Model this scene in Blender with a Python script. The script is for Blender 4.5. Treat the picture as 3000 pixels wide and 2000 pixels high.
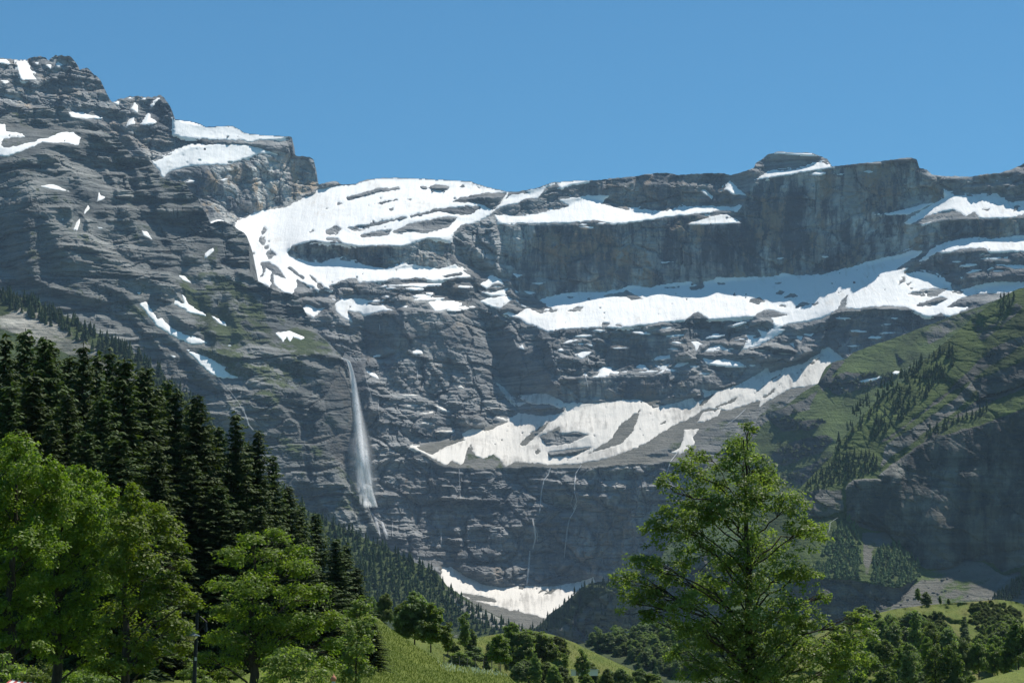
import bpy, math, random
import numpy as np
from mathutils import Vector, Matrix

# ------------------------------------------------------------------ scene, camera, sky, sun, exposure
for _o in list(bpy.data.objects):
    bpy.data.objects.remove(_o)
SC = bpy.context.scene
COL = SC.collection

F = 6497.0                      # focal length in photograph pixels (3000 wide)
PITCH = math.atan(990.0 / F)
CP, SP = math.cos(PITCH), math.sin(PITCH)

cam_data = bpy.data.cameras.new('camera')
cam_data.sensor_width = 36.0
cam_data.lens = 36.0 * F / 3000.0
cam_data.clip_start = 0.5
cam_data.clip_end = 40000.0
cam = bpy.data.objects.new('camera', cam_data)
cam.location = (0, 0, 0)
cam.rotation_euler = (math.pi / 2 + PITCH, 0, 0)
COL.objects.link(cam)
SC.camera = cam

SUN_EL, SUN_AZ = math.radians(63.0), math.radians(50.0)      # azimuth: to the right of the view direction
world = bpy.data.worlds.new('World')
SC.world = world
world.use_nodes = True
wn, wl = world.node_tree.nodes, world.node_tree.links
wn.clear()
w_out = wn.new('ShaderNodeOutputWorld')
w_bg = wn.new('ShaderNodeBackground')
w_sky = wn.new('ShaderNodeTexSky')
w_sky.sky_type = 'NISHITA'
w_sky.sun_disc = False
w_sky.sun_elevation = SUN_EL
w_sky.sun_rotation = SUN_AZ
w_sky.altitude = 1400
w_sky.air_density = 1.0
w_sky.dust_density = 0.25
w_sky.ozone_density = 2.2
w_bg.inputs['Strength'].default_value = 0.08
w_mul = wn.new('ShaderNodeMix')
w_mul.data_type = 'RGBA'; w_mul.blend_type = 'MULTIPLY'
w_mul.inputs[0].default_value = 1.0
w_mul.inputs[7].default_value = (0.44, 0.92, 1.05, 1)       # clear, deep mountain sky
wl.new(w_sky.outputs[0], w_mul.inputs[6])
wl.new(w_mul.outputs[2], w_bg.inputs[0])
wl.new(w_bg.outputs[0], w_out.inputs[0])

sun_data = bpy.data.lights.new('sun', 'SUN')
sun_data.energy = 4.8
sun_data.angle = math.radians(0.53)
sun_data.color = (1.0, 0.955, 0.88)
sun = bpy.data.objects.new('sun', sun_data)
_sd = Vector((math.sin(SUN_AZ) * math.cos(SUN_EL), math.cos(SUN_AZ) * math.cos(SUN_EL), math.sin(SUN_EL)))
sun.rotation_euler = _sd.to_track_quat('Z', 'Y').to_euler()
sun.location = (0, 0, 3000)
COL.objects.link(sun)

SC.view_settings.view_transform = 'Standard'
SC.view_settings.look = 'None'
SC.view_settings.exposure = 0.36
SC.view_settings.gamma = 1.0
SC.view_settings.use_curve_mapping = False
SC.cycles.use_denoising = True
SC.cycles.max_bounces = 6
SC.cycles.diffuse_bounces = 2
SC.cycles.glossy_bounces = 1
SC.cycles.transmission_bounces = 3
SC.cycles.transparent_max_bounces = 12
SC.cycles.volume_bounces = 0
HAZE = 0.000026

RNG = np.random.default_rng(7)

# ------------------------------------------------------------------ helpers: rays, noise, polygons, meshes
def tz(py):
    """tangent of the height angle seen at photograph row py"""
    b = (1000.0 - np.asarray(py, float)) / F
    return (SP + b * CP) / (CP - b * SP)

def P(px, py, D):
    px = np.asarray(px, float); py = np.asarray(py, float); D = np.asarray(D, float)
    b = (1000.0 - py) / F
    den = CP - b * SP
    return np.stack([(px - 1500.0) / F / den * D, D + 0 * px, (SP + b * CP) / den * D], -1)

_perm = np.random.default_rng(11).permutation(4096).astype(np.int64)
_ga = np.random.default_rng(12).random(4096) * 2 * np.pi
_gx, _gy = np.cos(_ga), np.sin(_ga)

def noise(x, y, seed=0):
    x = np.asarray(x, float) + seed * 17.31; y = np.asarray(y, float) - seed * 9.77
    xi = np.floor(x).astype(np.int64); yi = np.floor(y).astype(np.int64)
    xf = x - xi; yf = y - yi
    u = xf * xf * xf * (xf * (xf * 6 - 15) + 10); v = yf * yf * yf * (yf * (yf * 6 - 15) + 10)
    def g(i, j, dx, dy):
        h = _perm[(_perm[(xi + i + seed * 131) & 4095] + yi + j) & 4095]
        return _gx[h] * dx + _gy[h] * dy
    a = g(0, 0, xf, yf); b = g(1, 0, xf - 1, yf); c = g(0, 1, xf, yf - 1); d = g(1, 1, xf - 1, yf - 1)
    return (a + u * (b - a) + v * ((c + u * (d - c)) - (a + u * (b - a)))) * 1.5

def fbm(x, y, octv=4, seed=0, gain=0.5):
    s = 0; amp = 1.0; f = 1.0; tot = 0
    for k in range(octv):
        s = s + amp * noise(x * f, y * f, seed + k * 3); tot += amp
        amp *= gain; f *= 2.03
    return s / tot

def ridged(x, y, octv=3, seed=0):
    s = 0; amp = 1.0; f = 1.0; tot = 0
    for k in range(octv):
        s = s + amp * (1 - 2 * np.abs(noise(x * f, y * f, seed + k * 5))); tot += amp
        amp *= 0.5; f *= 2.1
    return s / tot

def cells(x, y, seed=0):
    """value of the nearest jittered cell and distance to its border (blocky rock)"""
    xi = np.floor(x).astype(np.int64); yi = np.floor(y).astype(np.int64)
    d1 = np.full(np.shape(x), 9.0); d2 = np.full(np.shape(x), 9.0); val = np.zeros(np.shape(x)); tx = np.zeros(np.shape(x)); ty = np.zeros(np.shape(x))
    for i in (-1, 0, 1):
        for j in (-1, 0, 1):
            h = _perm[(_perm[(xi + i + seed * 77) & 4095] + yi + j) & 4095]
            px = xi + i + (h % 61) / 61.0 * 0.9 + .05; py = yi + j + (h % 53) / 53.0 * 0.9 + .05
            dd = np.maximum(np.abs(x - px), np.abs(y - py)) * .6 + .4 * np.hypot(x - px, y - py)
            nearer = dd < d1
            d2 = np.where(nearer, d1, np.minimum(d2, dd)); val = np.where(nearer, _ga[h] / np.pi - 1, val)
            tx = np.where(nearer, (x - px) * _gx[h] + (y - py) * _gy[h], tx); d1 = np.where(nearer, dd, d1)
    return val + 0.9 * tx, d2 - d1

def sstep(a, b, x):
    t = np.clip((x - a) / (b - a), 0, 1)
    return t * t * (3 - 2 * t)

def pts(s):
    return np.array([[float(v) for v in q.split(',')] for q in s.split()])

def poly_sdf(poly, X, Y):
    """signed distance, positive inside (pixels)"""
    n = len(poly)
    inside = np.zeros(X.shape, bool)
    d2 = np.full(X.shape, 1e12)
    for i in range(n):
        x1, y1 = poly[i]; x2, y2 = poly[(i + 1) % n]
        if y1 != y2:
            c = ((y1 > Y) != (y2 > Y)) & (X < (x2 - x1) * (Y - y1) / (y2 - y1) + x1)
            inside ^= c
        ex, ey = x2 - x1, y2 - y1
        L = ex * ex + ey * ey + 1e-9
        t = np.clip(((X - x1) * ex + (Y - y1) * ey) / L, 0, 1)
        d2 = np.minimum(d2, (X - x1 - t * ex) ** 2 + (Y - y1 - t * ey) ** 2)
    d = np.sqrt(d2)
    return np.where(inside, d, -d)

def poly_inside(poly, X, Y):
    n = len(poly)
    inside = np.zeros(np.shape(X), bool)
    for i in range(n):
        x1, y1 = poly[i]; x2, y2 = poly[(i + 1) % n]
        if y1 != y2:
            inside ^= ((y1 > Y) != (y2 > Y)) & (X < (x2 - x1) * (Y - y1) / (y2 - y1) + x1)
    return inside

def mesh_np(name, V, Q, attrs=None, smooth=False, mats=()):
    """V (n,3), Q (m,3|4) int arrays -> mesh"""
    me = bpy.data.meshes.new(name)
    V = np.ascontiguousarray(V, np.float32); Q = np.ascontiguousarray(Q, np.int32)
    k = Q.shape[1]
    me.vertices.add(len(V)); me.vertices.foreach_set('co', V.ravel())
    me.loops.add(Q.size); me.loops.foreach_set('vertex_index', Q.ravel())
    me.polygons.add(len(Q))
    me.polygons.foreach_set('loop_start', np.arange(0, Q.size, k, dtype=np.int32))
    me.polygons.foreach_set('loop_total', np.full(len(Q), k, np.int32))
    me.polygons.foreach_set('use_smooth', np.full(len(Q), smooth, bool))
    me.update(calc_edges=True)
    for an, av in (attrs or {}).items():
        a = me.attributes.new(an, 'FLOAT', 'POINT')
        a.data.foreach_set('value', np.ascontiguousarray(av, np.float32))
    for m in mats:
        me.materials.append(m)
    return me

def link(name, me, parent=None, loc=None, kind=None, label=None, cat=None, group=None):
    o = bpy.data.objects.new(name, me)
    COL.objects.link(o)
    if parent is not None: o.parent = parent
    if loc is not None: o.location = loc
    tag(o, kind, label, cat, group)
    return o

def tag(o, kind=None, label=None, cat=None, group=None):
    if kind: o['kind'] = kind
    if label: o['label'] = label
    if cat: o['category'] = cat
    if group: o['group'] = group

class Acc:
    """collects quads/triangles (as quads with repeated vertex avoided: two lists)"""
    def __init__(s): s.v = []; s.q = []; s.n = 0
    def add(s, V, Q):
        s.v.append(np.asarray(V, float)); s.q.append(np.asarray(Q, int) + s.n); s.n += len(V)
    def tube(s, path, radii, seg=6, cap=True):
        path = np.asarray(path, float); n = len(path)
        T = np.gradient(path, axis=0); T /= np.linalg.norm(T, axis=1)[:, None] + 1e-9
        up = np.array([0.3, 0.2, 0.93]) if abs(T[0, 2]) < 0.8 else np.array([1.0, 0.1, 0])
        A = np.cross(T, up); A /= np.linalg.norm(A, axis=1)[:, None] + 1e-9
        B = np.cross(T, A)
        th = np.arange(seg) * 2 * np.pi / seg
        r = np.asarray(radii, float)[:, None, None]
        V = path[:, None] + r * (np.cos(th)[None, :, None] * A[:, None] + np.sin(th)[None, :, None] * B[:, None])
        V = V.reshape(-1, 3)
        i = np.arange(n - 1)[:, None] * seg; j = np.arange(seg)[None]; j2 = (j + 1) % seg
        Q = np.stack([i + j, i + j2, i + seg + j2, i + seg + j], -1).reshape(-1, 4)
        s.add(V, Q)
        if cap:
            for e, c in ((0, path[0]), (n - 1, path[-1])):
                b = np.arange(seg) + e * seg
                ring = V[b]
                s.add(np.vstack([ring, c]), [[k, (k + 1) % seg, seg, seg] if False else [k, (k + 1) % seg, seg, seg] for k in range(0)] or np.zeros((0, 4), int))
    def lathe(s, prof, c=(0, 0, 0), seg=16):
        prof = np.asarray(prof, float); n = len(prof)
        th = np.arange(seg) * 2 * np.pi / seg
        V = np.stack([prof[:, 0][:, None] * np.cos(th), prof[:, 0][:, None] * np.sin(th), prof[:, 1][:, None] + 0 * th], -1).reshape(-1, 3) + np.array(c)
        i = np.arange(n - 1)[:, None] * seg; j = np.arange(seg)[None]; j2 = (j + 1) % seg
        s.add(V, np.stack([i + j, i + j2, i + seg + j2, i + seg + j], -1).reshape(-1, 4))
    def box(s, lo, hi):
        x0, y0, z0 = lo; x1, y1, z1 = hi
        V = [(x0, y0, z0), (x1, y0, z0), (x1, y1, z0), (x0, y1, z0), (x0, y0, z1), (x1, y0, z1), (x1, y1, z1), (x0, y1, z1)]
        s.add(V, [(0, 3, 2, 1), (4, 5, 6, 7), (0, 1, 5, 4), (1, 2, 6, 5), (2, 3, 7, 6), (3, 0, 4, 7)])
    def mesh(s, name, mat, smooth=True):
        return mesh_np(name, np.vstack(s.v), np.vstack([q for q in s.q if len(q)]), smooth=smooth, mats=[mat])

# ------------------------------------------------------------------ materials
class NT:
    def __init__(s, name, rough=0.9):
        s.m = bpy.data.materials.new(name); s.m.use_nodes = True
        s.n = s.m.node_tree.nodes; s.l = s.m.node_tree.links
        s.n.clear()
        s.out = s.n.new('ShaderNodeOutputMaterial')
        s.b = s.n.new('ShaderNodeBsdfPrincipled')
        s.b.inputs['Roughness'].default_value = rough
        s.b.inputs['Specular IOR Level'].default_value = 0.2
        s.l.new(s.b.outputs[0], s.out.inputs['Surface'])
        s.geo = None
    def put(s, inp, v):
        if hasattr(v, 'node'): s.l.new(v, inp)
        else: inp.default_value = v
    def pos(s):
        if s.geo is None: s.geo = s.n.new('ShaderNodeNewGeometry')
        return s.geo.outputs['Position']
    def vec(s, scale, src=None):
        m = s.n.new('ShaderNodeMapping'); m.inputs['Scale'].default_value = scale
        s.l.new(src or s.pos(), m.inputs['Vector']); return m.outputs[0]
    def noise(s, scale, det=5, rough=0.55, src=None, dist=0.0):
        sc = scale if isinstance(scale, tuple) else (scale,) * 3
        t = s.n.new('ShaderNodeTexNoise'); t.inputs['Scale'].default_value = 1.0
        t.inputs['Detail'].default_value = det; t.inputs['Roughness'].default_value = rough
        t.inputs['Distortion'].default_value = dist
        s.l.new(s.vec(sc, src), t.inputs['Vector']); return t.outputs[0]
    def ramp(s, f, stops):
        r = s.n.new('ShaderNodeValToRGB'); s.put(r.inputs[0], f)
        e = r.color_ramp.elements
        while len(e) < len(stops): e.new(0.5)
        for k, (p, c) in enumerate(stops):
            e[k].position = p; e[k].color = (*c, 1) if len(c) == 3 else c
        return r.outputs[0]
    def mr(s, f, a, b, c=0.0, d=1.0):
        m = s.n.new('ShaderNodeMapRange'); s.put(m.inputs[0], f)
        for k, v in zip((1, 2, 3, 4), (a, b, c, d)): m.inputs[k].default_value = v
        return m.outputs[0]
    def math(s, op, a, b=0.5, clamp=False):
        m = s.n.new('ShaderNodeMath'); m.operation = op; m.use_clamp = clamp
        s.put(m.inputs[0], a); s.put(m.inputs[1], b); return m.outputs[0]
    def mix(s, f, a, b, mode='MIX'):
        m = s.n.new('ShaderNodeMix'); m.data_type = 'RGBA'; m.blend_type = mode
        s.put(m.inputs[0], f)
        for k, v in ((6, a), (7, b)):
            if hasattr(v, 'node'): s.l.new(v, m.inputs[k])
            else: m.inputs[k].default_value = (*v, 1)
        return m.outputs[2]
    def attr(s, name):
        a = s.n.new('ShaderNodeAttribute'); a.attribute_name = name; return a.outputs['Fac']
    def bump(s, h, strength=0.6, dist=1.0):
        b = s.n.new('ShaderNodeBump'); b.inputs['Strength'].default_value = strength; b.inputs['Distance'].default_value = dist
        s.l.new(h, b.inputs['Height']); s.l.new(b.outputs[0], s.b.inputs['Normal']); return b
    def color(s, c): s.put(s.b.inputs['Base Color'], c if hasattr(c, 'node') else (*c, 1)); return s

def rock_material(name, dark, pale, tan, grassc, wallf=1.0):
    t = NT(name, 0.95)
    n1 = t.noise(0.007, 8, 0.66)
    c = t.ramp(n1, [(0.34, dark), (0.66, pale)])
    st = t.noise((0.005, 0.005, 0.09), 6, 0.7, dist=0.6)
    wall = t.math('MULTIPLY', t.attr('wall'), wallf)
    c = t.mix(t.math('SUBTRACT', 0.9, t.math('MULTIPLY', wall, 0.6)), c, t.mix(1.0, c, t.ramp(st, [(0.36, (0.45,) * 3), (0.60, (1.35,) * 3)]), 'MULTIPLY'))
    vs = t.noise((0.045, 0.045, 0.0045), 7, 0.68)
    vb = t.noise((0.010, 0.010, 0.004), 4, 0.6)
    vv = t.math('ADD', vs, t.math('MULTIPLY', t.math('SUBTRACT', vb, 0.5), 0.9))
    c = t.mix(wall, c, t.mix(1.0, c, t.ramp(vv, [(0.42, (0.34, 0.36, 0.40)), (0.50, (0.9,) * 3), (0.59, (2.0, 1.95, 1.85))]), 'MULTIPLY'))
    tn = t.noise((0.014, 0.014, 0.008), 7, 0.68)
    tf = t.math('MULTIPLY', t.mr(tn, 0.51, 0.58), t.math('ADD', wall, 0.08, True))
    c = t.mix(t.math('MULTIPLY', tf, t.mr(vs, 0.40, 0.52)), c, tan)
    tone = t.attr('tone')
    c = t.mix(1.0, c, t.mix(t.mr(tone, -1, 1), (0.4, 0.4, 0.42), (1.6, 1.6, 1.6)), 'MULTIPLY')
    gv = t.attr('gravel')
    gc = t.ramp(t.noise(0.03, 7, 0.7), [(0.3, (0.12, 0.115, 0.095)), (0.7, (0.21, 0.20, 0.17))])
    c = t.mix(gv, c, gc)
    g = t.attr('grass')
    gn = t.noise(0.016, 8, 0.72)
    gf = t.mr(t.math('ADD', g, t.math('MULTIPLY', t.math('SUBTRACT', gn, 0.5), 2.4)), 0.30, 0.46)
    gc2 = t.ramp(t.noise(0.012, 8, 0.72), [(0.34, tuple(v * 0.45 for v in grassc)), (0.66, tuple(v * 1.3 for v in grassc))])
    c = t.mix(t.math('MULTIPLY', gf, t.mr(g, 0.02, 0.12)), c, gc2)
    t.color(c)
    h = t.math('ADD', t.noise((0.10, 0.10, 0.20), 7, 0.7), t.math('MULTIPLY', t.noise((0.02, 0.02, 0.26), 5, 0.65, dist=0.5), 0.9))
    t.bump(h, 1.0, 5.0)
    return t.m

def snow_material(name, c0, c1, thresh):
    t = NT(name, 0.7)
    n = t.noise((0.010, 0.010, 0.014), 7, 0.68)
    d = t.noise((0.10, 0.012, 0.016), 6, 0.65, dist=0.4)
    f = t.mr(t.math('ADD', n, t.math('MULTIPLY', t.math('SUBTRACT', d, 0.5), 0.9)), thresh, thresh + 0.22)
    t.color(t.mix(f, c0, c1))
    h = t.math('ADD', t.noise(0.05, 6, 0.65), t.math('MULTIPLY', d, 1.2))
    t.bump(h, 0.5, 2.5)
    return t.m

M_ROCK = rock_material('limestone', (0.10, 0.107, 0.112), (0.32, 0.32, 0.305), (0.30, 0.225, 0.145), (0.07, 0.085, 0.03))
M_ROCKB = rock_material('dark_limestone', (0.083, 0.090, 0.088), (0.255, 0.256, 0.235), (0.20, 0.165, 0.12), (0.066, 0.085, 0.03), 0.5)
M_ROCKF = rock_material('green_mountain', (0.055, 0.058, 0.052), (0.16, 0.155, 0.14), (0.18, 0.155, 0.115), (0.082, 0.115, 0.032), 0.6)
M_HILL = rock_material('wooded_hillside', (0.06, 0.065, 0.05), (0.32, 0.305, 0.265), (0.30, 0.26, 0.21), (0.065, 0.09, 0.028), 0.5)
M_SNOW = snow_material('snow', (0.90, 0.885, 0.855), (0.74, 0.70, 0.64), 0.56)
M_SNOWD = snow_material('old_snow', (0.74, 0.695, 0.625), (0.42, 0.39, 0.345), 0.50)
# ------------------------------------------------------------------ relief sheets: ground solved from traced slopes
def poisson(gy, gx, lam):
    H, W = gy.shape[0] + 1, gx.shape[1] + 1
    r = np.zeros((H, W))
    r[1:] += gy; r[:-1] -= gy
    r[:, 1:] += lam * gx; r[:, :-1] -= lam * gx
    e = np.concatenate([r, r[::-1]], 0); e = np.concatenate([e, e[:, ::-1]], 1)
    Fh = np.fft.rfft2(e)
    ky = 2 - 2 * np.cos(2 * np.pi * np.arange(2 * H) / (2 * H))
    kx = 2 - 2 * np.cos(2 * np.pi * np.arange(W + 1) / (2 * W))
    den = ky[:, None] + lam * kx[None]; den[0, 0] = 1
    Fh /= den; Fh[0, 0] = 0
    return np.fft.irfft2(Fh, s=e.shape)[:H, :W]

def Z(poly, **k):
    return (pts(poly), k)

class Sheet:
    def __init__(s, x0, x1, y0, y1, step, sky, bot, base, zones, ref, lam=0.25, curve=None, jag=2.0, seed=0, snow=()):
        s.step = step
        s.xs = np.arange(x0, x1 + 0.1, step); s.ys = np.arange(y0, y1 + 0.1, step)
        s.X, s.Y = np.meshgrid(s.xs, s.ys)
        s.seed = seed
        shp = s.X.shape
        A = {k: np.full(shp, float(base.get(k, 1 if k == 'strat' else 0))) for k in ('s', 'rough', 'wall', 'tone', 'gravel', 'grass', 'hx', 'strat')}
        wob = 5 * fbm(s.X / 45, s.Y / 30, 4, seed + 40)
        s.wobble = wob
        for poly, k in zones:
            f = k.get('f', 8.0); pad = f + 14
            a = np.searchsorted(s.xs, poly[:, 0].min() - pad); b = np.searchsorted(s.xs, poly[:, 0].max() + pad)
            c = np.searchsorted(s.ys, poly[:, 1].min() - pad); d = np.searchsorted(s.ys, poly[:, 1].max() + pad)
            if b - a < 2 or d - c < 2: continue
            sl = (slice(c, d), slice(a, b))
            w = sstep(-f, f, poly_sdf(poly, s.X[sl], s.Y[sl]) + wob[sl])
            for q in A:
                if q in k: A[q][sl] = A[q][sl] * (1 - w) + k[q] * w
        for poly in snow:
            size = min(np.ptp(poly[:, 0]), np.ptp(poly[:, 1]))
            if size > 60: continue
            pad = 10
            a = np.searchsorted(s.xs, poly[:, 0].min() - pad); b = np.searchsorted(s.xs, poly[:, 0].max() + pad)
            c = np.searchsorted(s.ys, poly[:, 1].min() - pad); d = np.searchsorted(s.ys, poly[:, 1].max() + pad)
            if b - a < 2 or d - c < 2: continue
            sl = (slice(c, d), slice(a, b))
            w = sstep(-4, 2, poly_sdf(poly, s.X[sl], s.Y[sl]))
            A['s'][sl] = A['s'][sl] * (1 - w) + np.minimum(A['s'][sl], 37) * w
        s.A = A
        t = tz(s.Y)
        dtdy = np.gradient(tz(s.ys), s.ys)[:, None]
        sl_ = np.tan(np.radians(np.clip(A['s'], 5, 88)))
        g = dtdy / np.maximum(sl_ - t, 0.10) * step
        gx = A['hx'] / 1000.0 * step
        if curve is not None:
            gx = gx + np.gradient(np.log(curve(s.xs)), s.xs)[None] * step
        u = poisson(0.5 * (g[1:] + g[:-1]), 0.5 * (gx[:, 1:] + gx[:, :-1]), lam)
        rx, ry, rD = ref
        u += math.log(rD) - u[np.searchsorted(s.ys, ry), np.searchsorted(s.xs, rx)]
        s.Ds = np.exp(u)
        s.t = t
        s.ytop = np.interp(s.xs, sky[:, 0], sky[:, 1]) + jag * (1 + 1.3 * (s.xs < 520)) * fbm(s.xs / 17, s.xs * 0, 5, seed + 3, .6)
        s.ybot = np.interp(s.xs, bot[:, 0], bot[:, 1])
        s.off = np.zeros(shp)          # relief along the line of sight, metres
        s.snow = []

    def world(s):
        return (s.X - 1500) / F * s.Ds, s.t * s.Ds

    def relief(s, periods=(62, 26, 11), strat=0.55, gully=16, gw=(110, 420), rough=9, dip=0.05, warp=35, bow=None, blocks=1.0, asp=1.0, diag=None):
        Xw, Zw = s.world(); sd = s.seed
        sl = np.tan(np.radians(np.clip(s.A['s'], 25, 85)))
        zz = Zw + dip * Xw + warp * fbm(Xw / 420, Zw / 420, 3, sd)
        if bow is not None: zz = zz + bow(Xw, Zw)
        o = 0
        for k, p in enumerate(periods):
            ph = zz / p + 0.35 * noise(Xw / (p * 4), Zw / (p * 1.5), sd + 7 + k)
            fr = ph - np.floor(ph)
            hard = _ga[(np.floor(ph).astype(int) * 7 + k * 50) & 4095] / (2 * np.pi)
            am = sstep(-0.25, 0.25, noise(Xw / (p * 6), Zw / (p * 2.5), sd + 21 + k)) * (0.35 + 0.9 * hard)
            o = o + (sstep(0.72, 1.0, fr) - fr) * am * p / np.maximum(sl, 0.9) * strat
        o = o * s.A['strat']
        o = o - gully * ridged(Xw / gw[0] + 0.5 * noise(Xw / 200, Zw / 200, sd + 31), Zw / gw[1], 3, sd + 33)
        o = o + rough * fbm(Xw / 60, Zw / 45, 5, sd + 50, 0.55)
        cx = noise((Xw + 0.25 * Zw) / 34 + 0.8 * noise(Xw / 60, Zw / 60, sd + 71), Zw / 150, sd + 70)
        o = o + 0.5 * rough * (1 - sstep(0.0, 0.12, np.abs(cx))) * sstep(-.1, .3, noise(Xw / 150, Zw / 110, sd + 73))
        wx = Xw + 10 * noise(Xw / 50, Zw / 50, sd + 80); wz = Zw + dip * Xw + 8 * noise(Xw / 60, Zw / 40, sd + 81)
        for k, (cw, ch, am) in enumerate(((105, 80, 11), (40, 24, 6), (16, 9, 3.2))):
            v, e = cells(wx / (cw * asp) + (k * .37), wz / ch * asp ** .7, sd + 11 * k)
            o = o + am * blocks * (v + 0.9 * (1 - sstep(0, .12, e)))
        if diag: o = o - diag[0] * (1.45 - s.A['strat']) * ridged((Xw + diag[1] * Zw) / diag[2] + .4 * noise(Xw / 250, Zw / 250, sd + 61), (Zw - diag[1] * Xw) / (diag[2] * 5), 3, sd + 63)
        o = o - np.mean(o)
        s.off = o * s.A['rough'] * (1 - 0.6 * s.A['grass']) * (1 - .7 * s.A['gravel'])

    def add_snow(s, polys, holes=(), thick=1.0):
        shp = s.X.shape
        hol = np.full(shp, -99.0)
        nz = 6.5 * fbm(s.X / 30, s.Y / 13, 5, s.seed + 90, 0.62) + 3.0 * noise(s.X / 11, s.Y / 6, s.seed + 95)
        def put(poly, dst, pad=50):
            a = max(np.searchsorted(s.xs, poly[:, 0].min() - pad), 0); b = np.searchsorted(s.xs, poly[:, 0].max() + pad)
            c = max(np.searchsorted(s.ys, poly[:, 1].min() - pad), 0); d = np.searchsorted(s.ys, poly[:, 1].max() + pad)
            sl = (slice(c, d), slice(a, b))
            dst[sl] = np.maximum(dst[sl], poly_sdf(poly, s.X[sl], s.Y[sl]))
            return sl
        for h in holes: put(h, hol)
        tot = np.full(shp, -99.0)
        for p in polys:
            m = np.full(shp, -99.0)
            sl = put(p, m)
            size = min(np.ptp(p[:, 0]), np.ptp(p[:, 1]))
            k = np.clip(size / 50.0, 0.42, 1.0)
            sp = noise(s.X / 17, s.Y / 7, s.seed + 96) + 0.7 * noise(s.X / 6, s.Y / 3.5, s.seed + 97)
            v = np.minimum(m + nz * k * 0.8, -hol * 1.0 + nz * 0.75)
            v = np.minimum(v, 60 * (0.93 - sp - 0.25 * noise(s.X / 120, s.Y / 60, s.seed + 98)) * 0.5 + 4)
            v[m < -48] = -99
            s.snow.append((sl, v, k))
            tot = np.maximum(tot, v)
        s.tot = tot

    def finish(s):
        if s.snow:
            near = sstep(-16, 5, s.tot)
            s.off = s.off * (1 - sstep(-12, 2, s.tot)) * (1 - 0.35 * sstep(-30, -8, s.tot)) + 7.0 * sstep(-2, 7, s.tot)
        s.Dr = s.Ds + s.off

    def grid_at(s, G, px, py):
        i = np.clip((np.asarray(py, float) - s.ys[0]) / s.step, 0, len(s.ys) - 1.001)
        j = np.clip((np.asarray(px, float) - s.xs[0]) / s.step, 0, len(s.xs) - 1.001)
        i0 = i.astype(int); j0 = j.astype(int); fi = i - i0; fj = j - j0
        return (G[i0, j0] * (1 - fi) * (1 - fj) + G[i0 + 1, j0] * fi * (1 - fj) + G[i0, j0 + 1] * (1 - fi) * fj + G[i0 + 1, j0 + 1] * fi * fj)

    def at(s, px, py, lift=0.0):
        D = s.grid_at(s.Dr if hasattr(s, 'Dr') else s.Ds, px, py)
        return P(px, py, D - lift)

    def build(s, name, mat, label, back=True, smooth=False, kind='structure'):
        H, W = s.X.shape
        Yc = np.maximum(s.Y, s.ytop[None])
        Dg = s.Dr.copy()
        # depth of rows clamped to the skyline
        top_i = np.clip(np.searchsorted(s.ys, s.ytop), 1, H - 1)
        fr = (s.ytop - s.ys[top_i - 1]) / s.step
        Dtop = s.Dr[top_i - 1, np.arange(W)] * (1 - fr) + s.Dr[top_i, np.arange(W)] * fr
        Dg = np.where(s.Y < s.ytop[None], Dtop[None], Dg)
        V = P(s.X, Yc, Dg).reshape(-1, 3)
        idx = np.arange(H * W).reshape(H, W)
        dead = s.Y <= s.ytop[None]
        okc = ~(dead[1:, :-1] & dead[1:, 1:])
        yb = np.maximum(s.ybot[:-1], s.ybot[1:])
        okc &= (s.Y[1:, :-1] <= yb[None] + s.step)
        Q = np.stack([idx[:-1, :-1], idx[1:, :-1], idx[1:, 1:], idx[:-1, 1:]], -1)[okc]
        # back of the mountain
        extra = []; eq = []
        n0 = len(V)
        ridge_i = np.clip(top_i - 1, 0, H - 1)
        ring = idx[ridge_i, np.arange(W)]
        R = P(s.xs, s.ytop, Dtop)
        if back:
            prev = ring
            sc = np.maximum(R[:, 2], 30) / 1000
            for dd, dz in ((70, 8), (260, 90), (700, 420), (1300, 2000)):
                Vn = R.copy()
                Vn[:, 1] += dd * np.minimum(sc * 1.2, 1) ; Vn[:, 2] = np.maximum(R[:, 2] - dz * sc * 1.0, -40)
                ids = n0 + sum(len(e) for e in extra) + np.arange(W)
                extra.append(Vn)
                eq.append(np.stack([prev[:-1], prev[1:], ids[1:], ids[:-1]], -1))
                prev = ids
        # skirt at the foot
        bi = np.clip(np.searchsorted(s.ys, s.ybot), 0, H - 1)
        bi = np.minimum(bi, H - 1)
        bi = np.maximum(bi, top_i)
        rb = idx[bi, np.arange(W)]
        Vn = V[rb].copy(); Vn[:, 2] = np.minimum(Vn[:, 2] - 20, -45)
        ids = n0 + sum(len(e) for e in extra) + np.arange(W)
        extra.append(Vn)
        eq.append(np.stack([rb[:-1], ids[:-1], ids[1:], rb[1:]], -1))
        attrs = {k: s.A[k].ravel() for k in ('wall', 'tone', 'gravel', 'grass')}
        last = np.concatenate([ring] * (4 if back else 0) + [rb])
        attrs = {k: np.concatenate([v, v[last]]) for k, v in attrs.items()}
        V = np.vstack([V] + extra); Q = np.vstack([Q] + eq)
        used, inv = np.unique(Q, return_inverse=True)
        V = V[used]; Q = inv.reshape(Q.shape); attrs = {k: v[used] for k, v in attrs.items()}
        me = mesh_np(name, V, Q, attrs, smooth=smooth, mats=[mat])
        s.obj = link(name, me, kind=kind, label=label)
        s.ntri = 2 * len(Q)
        return s.obj

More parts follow.
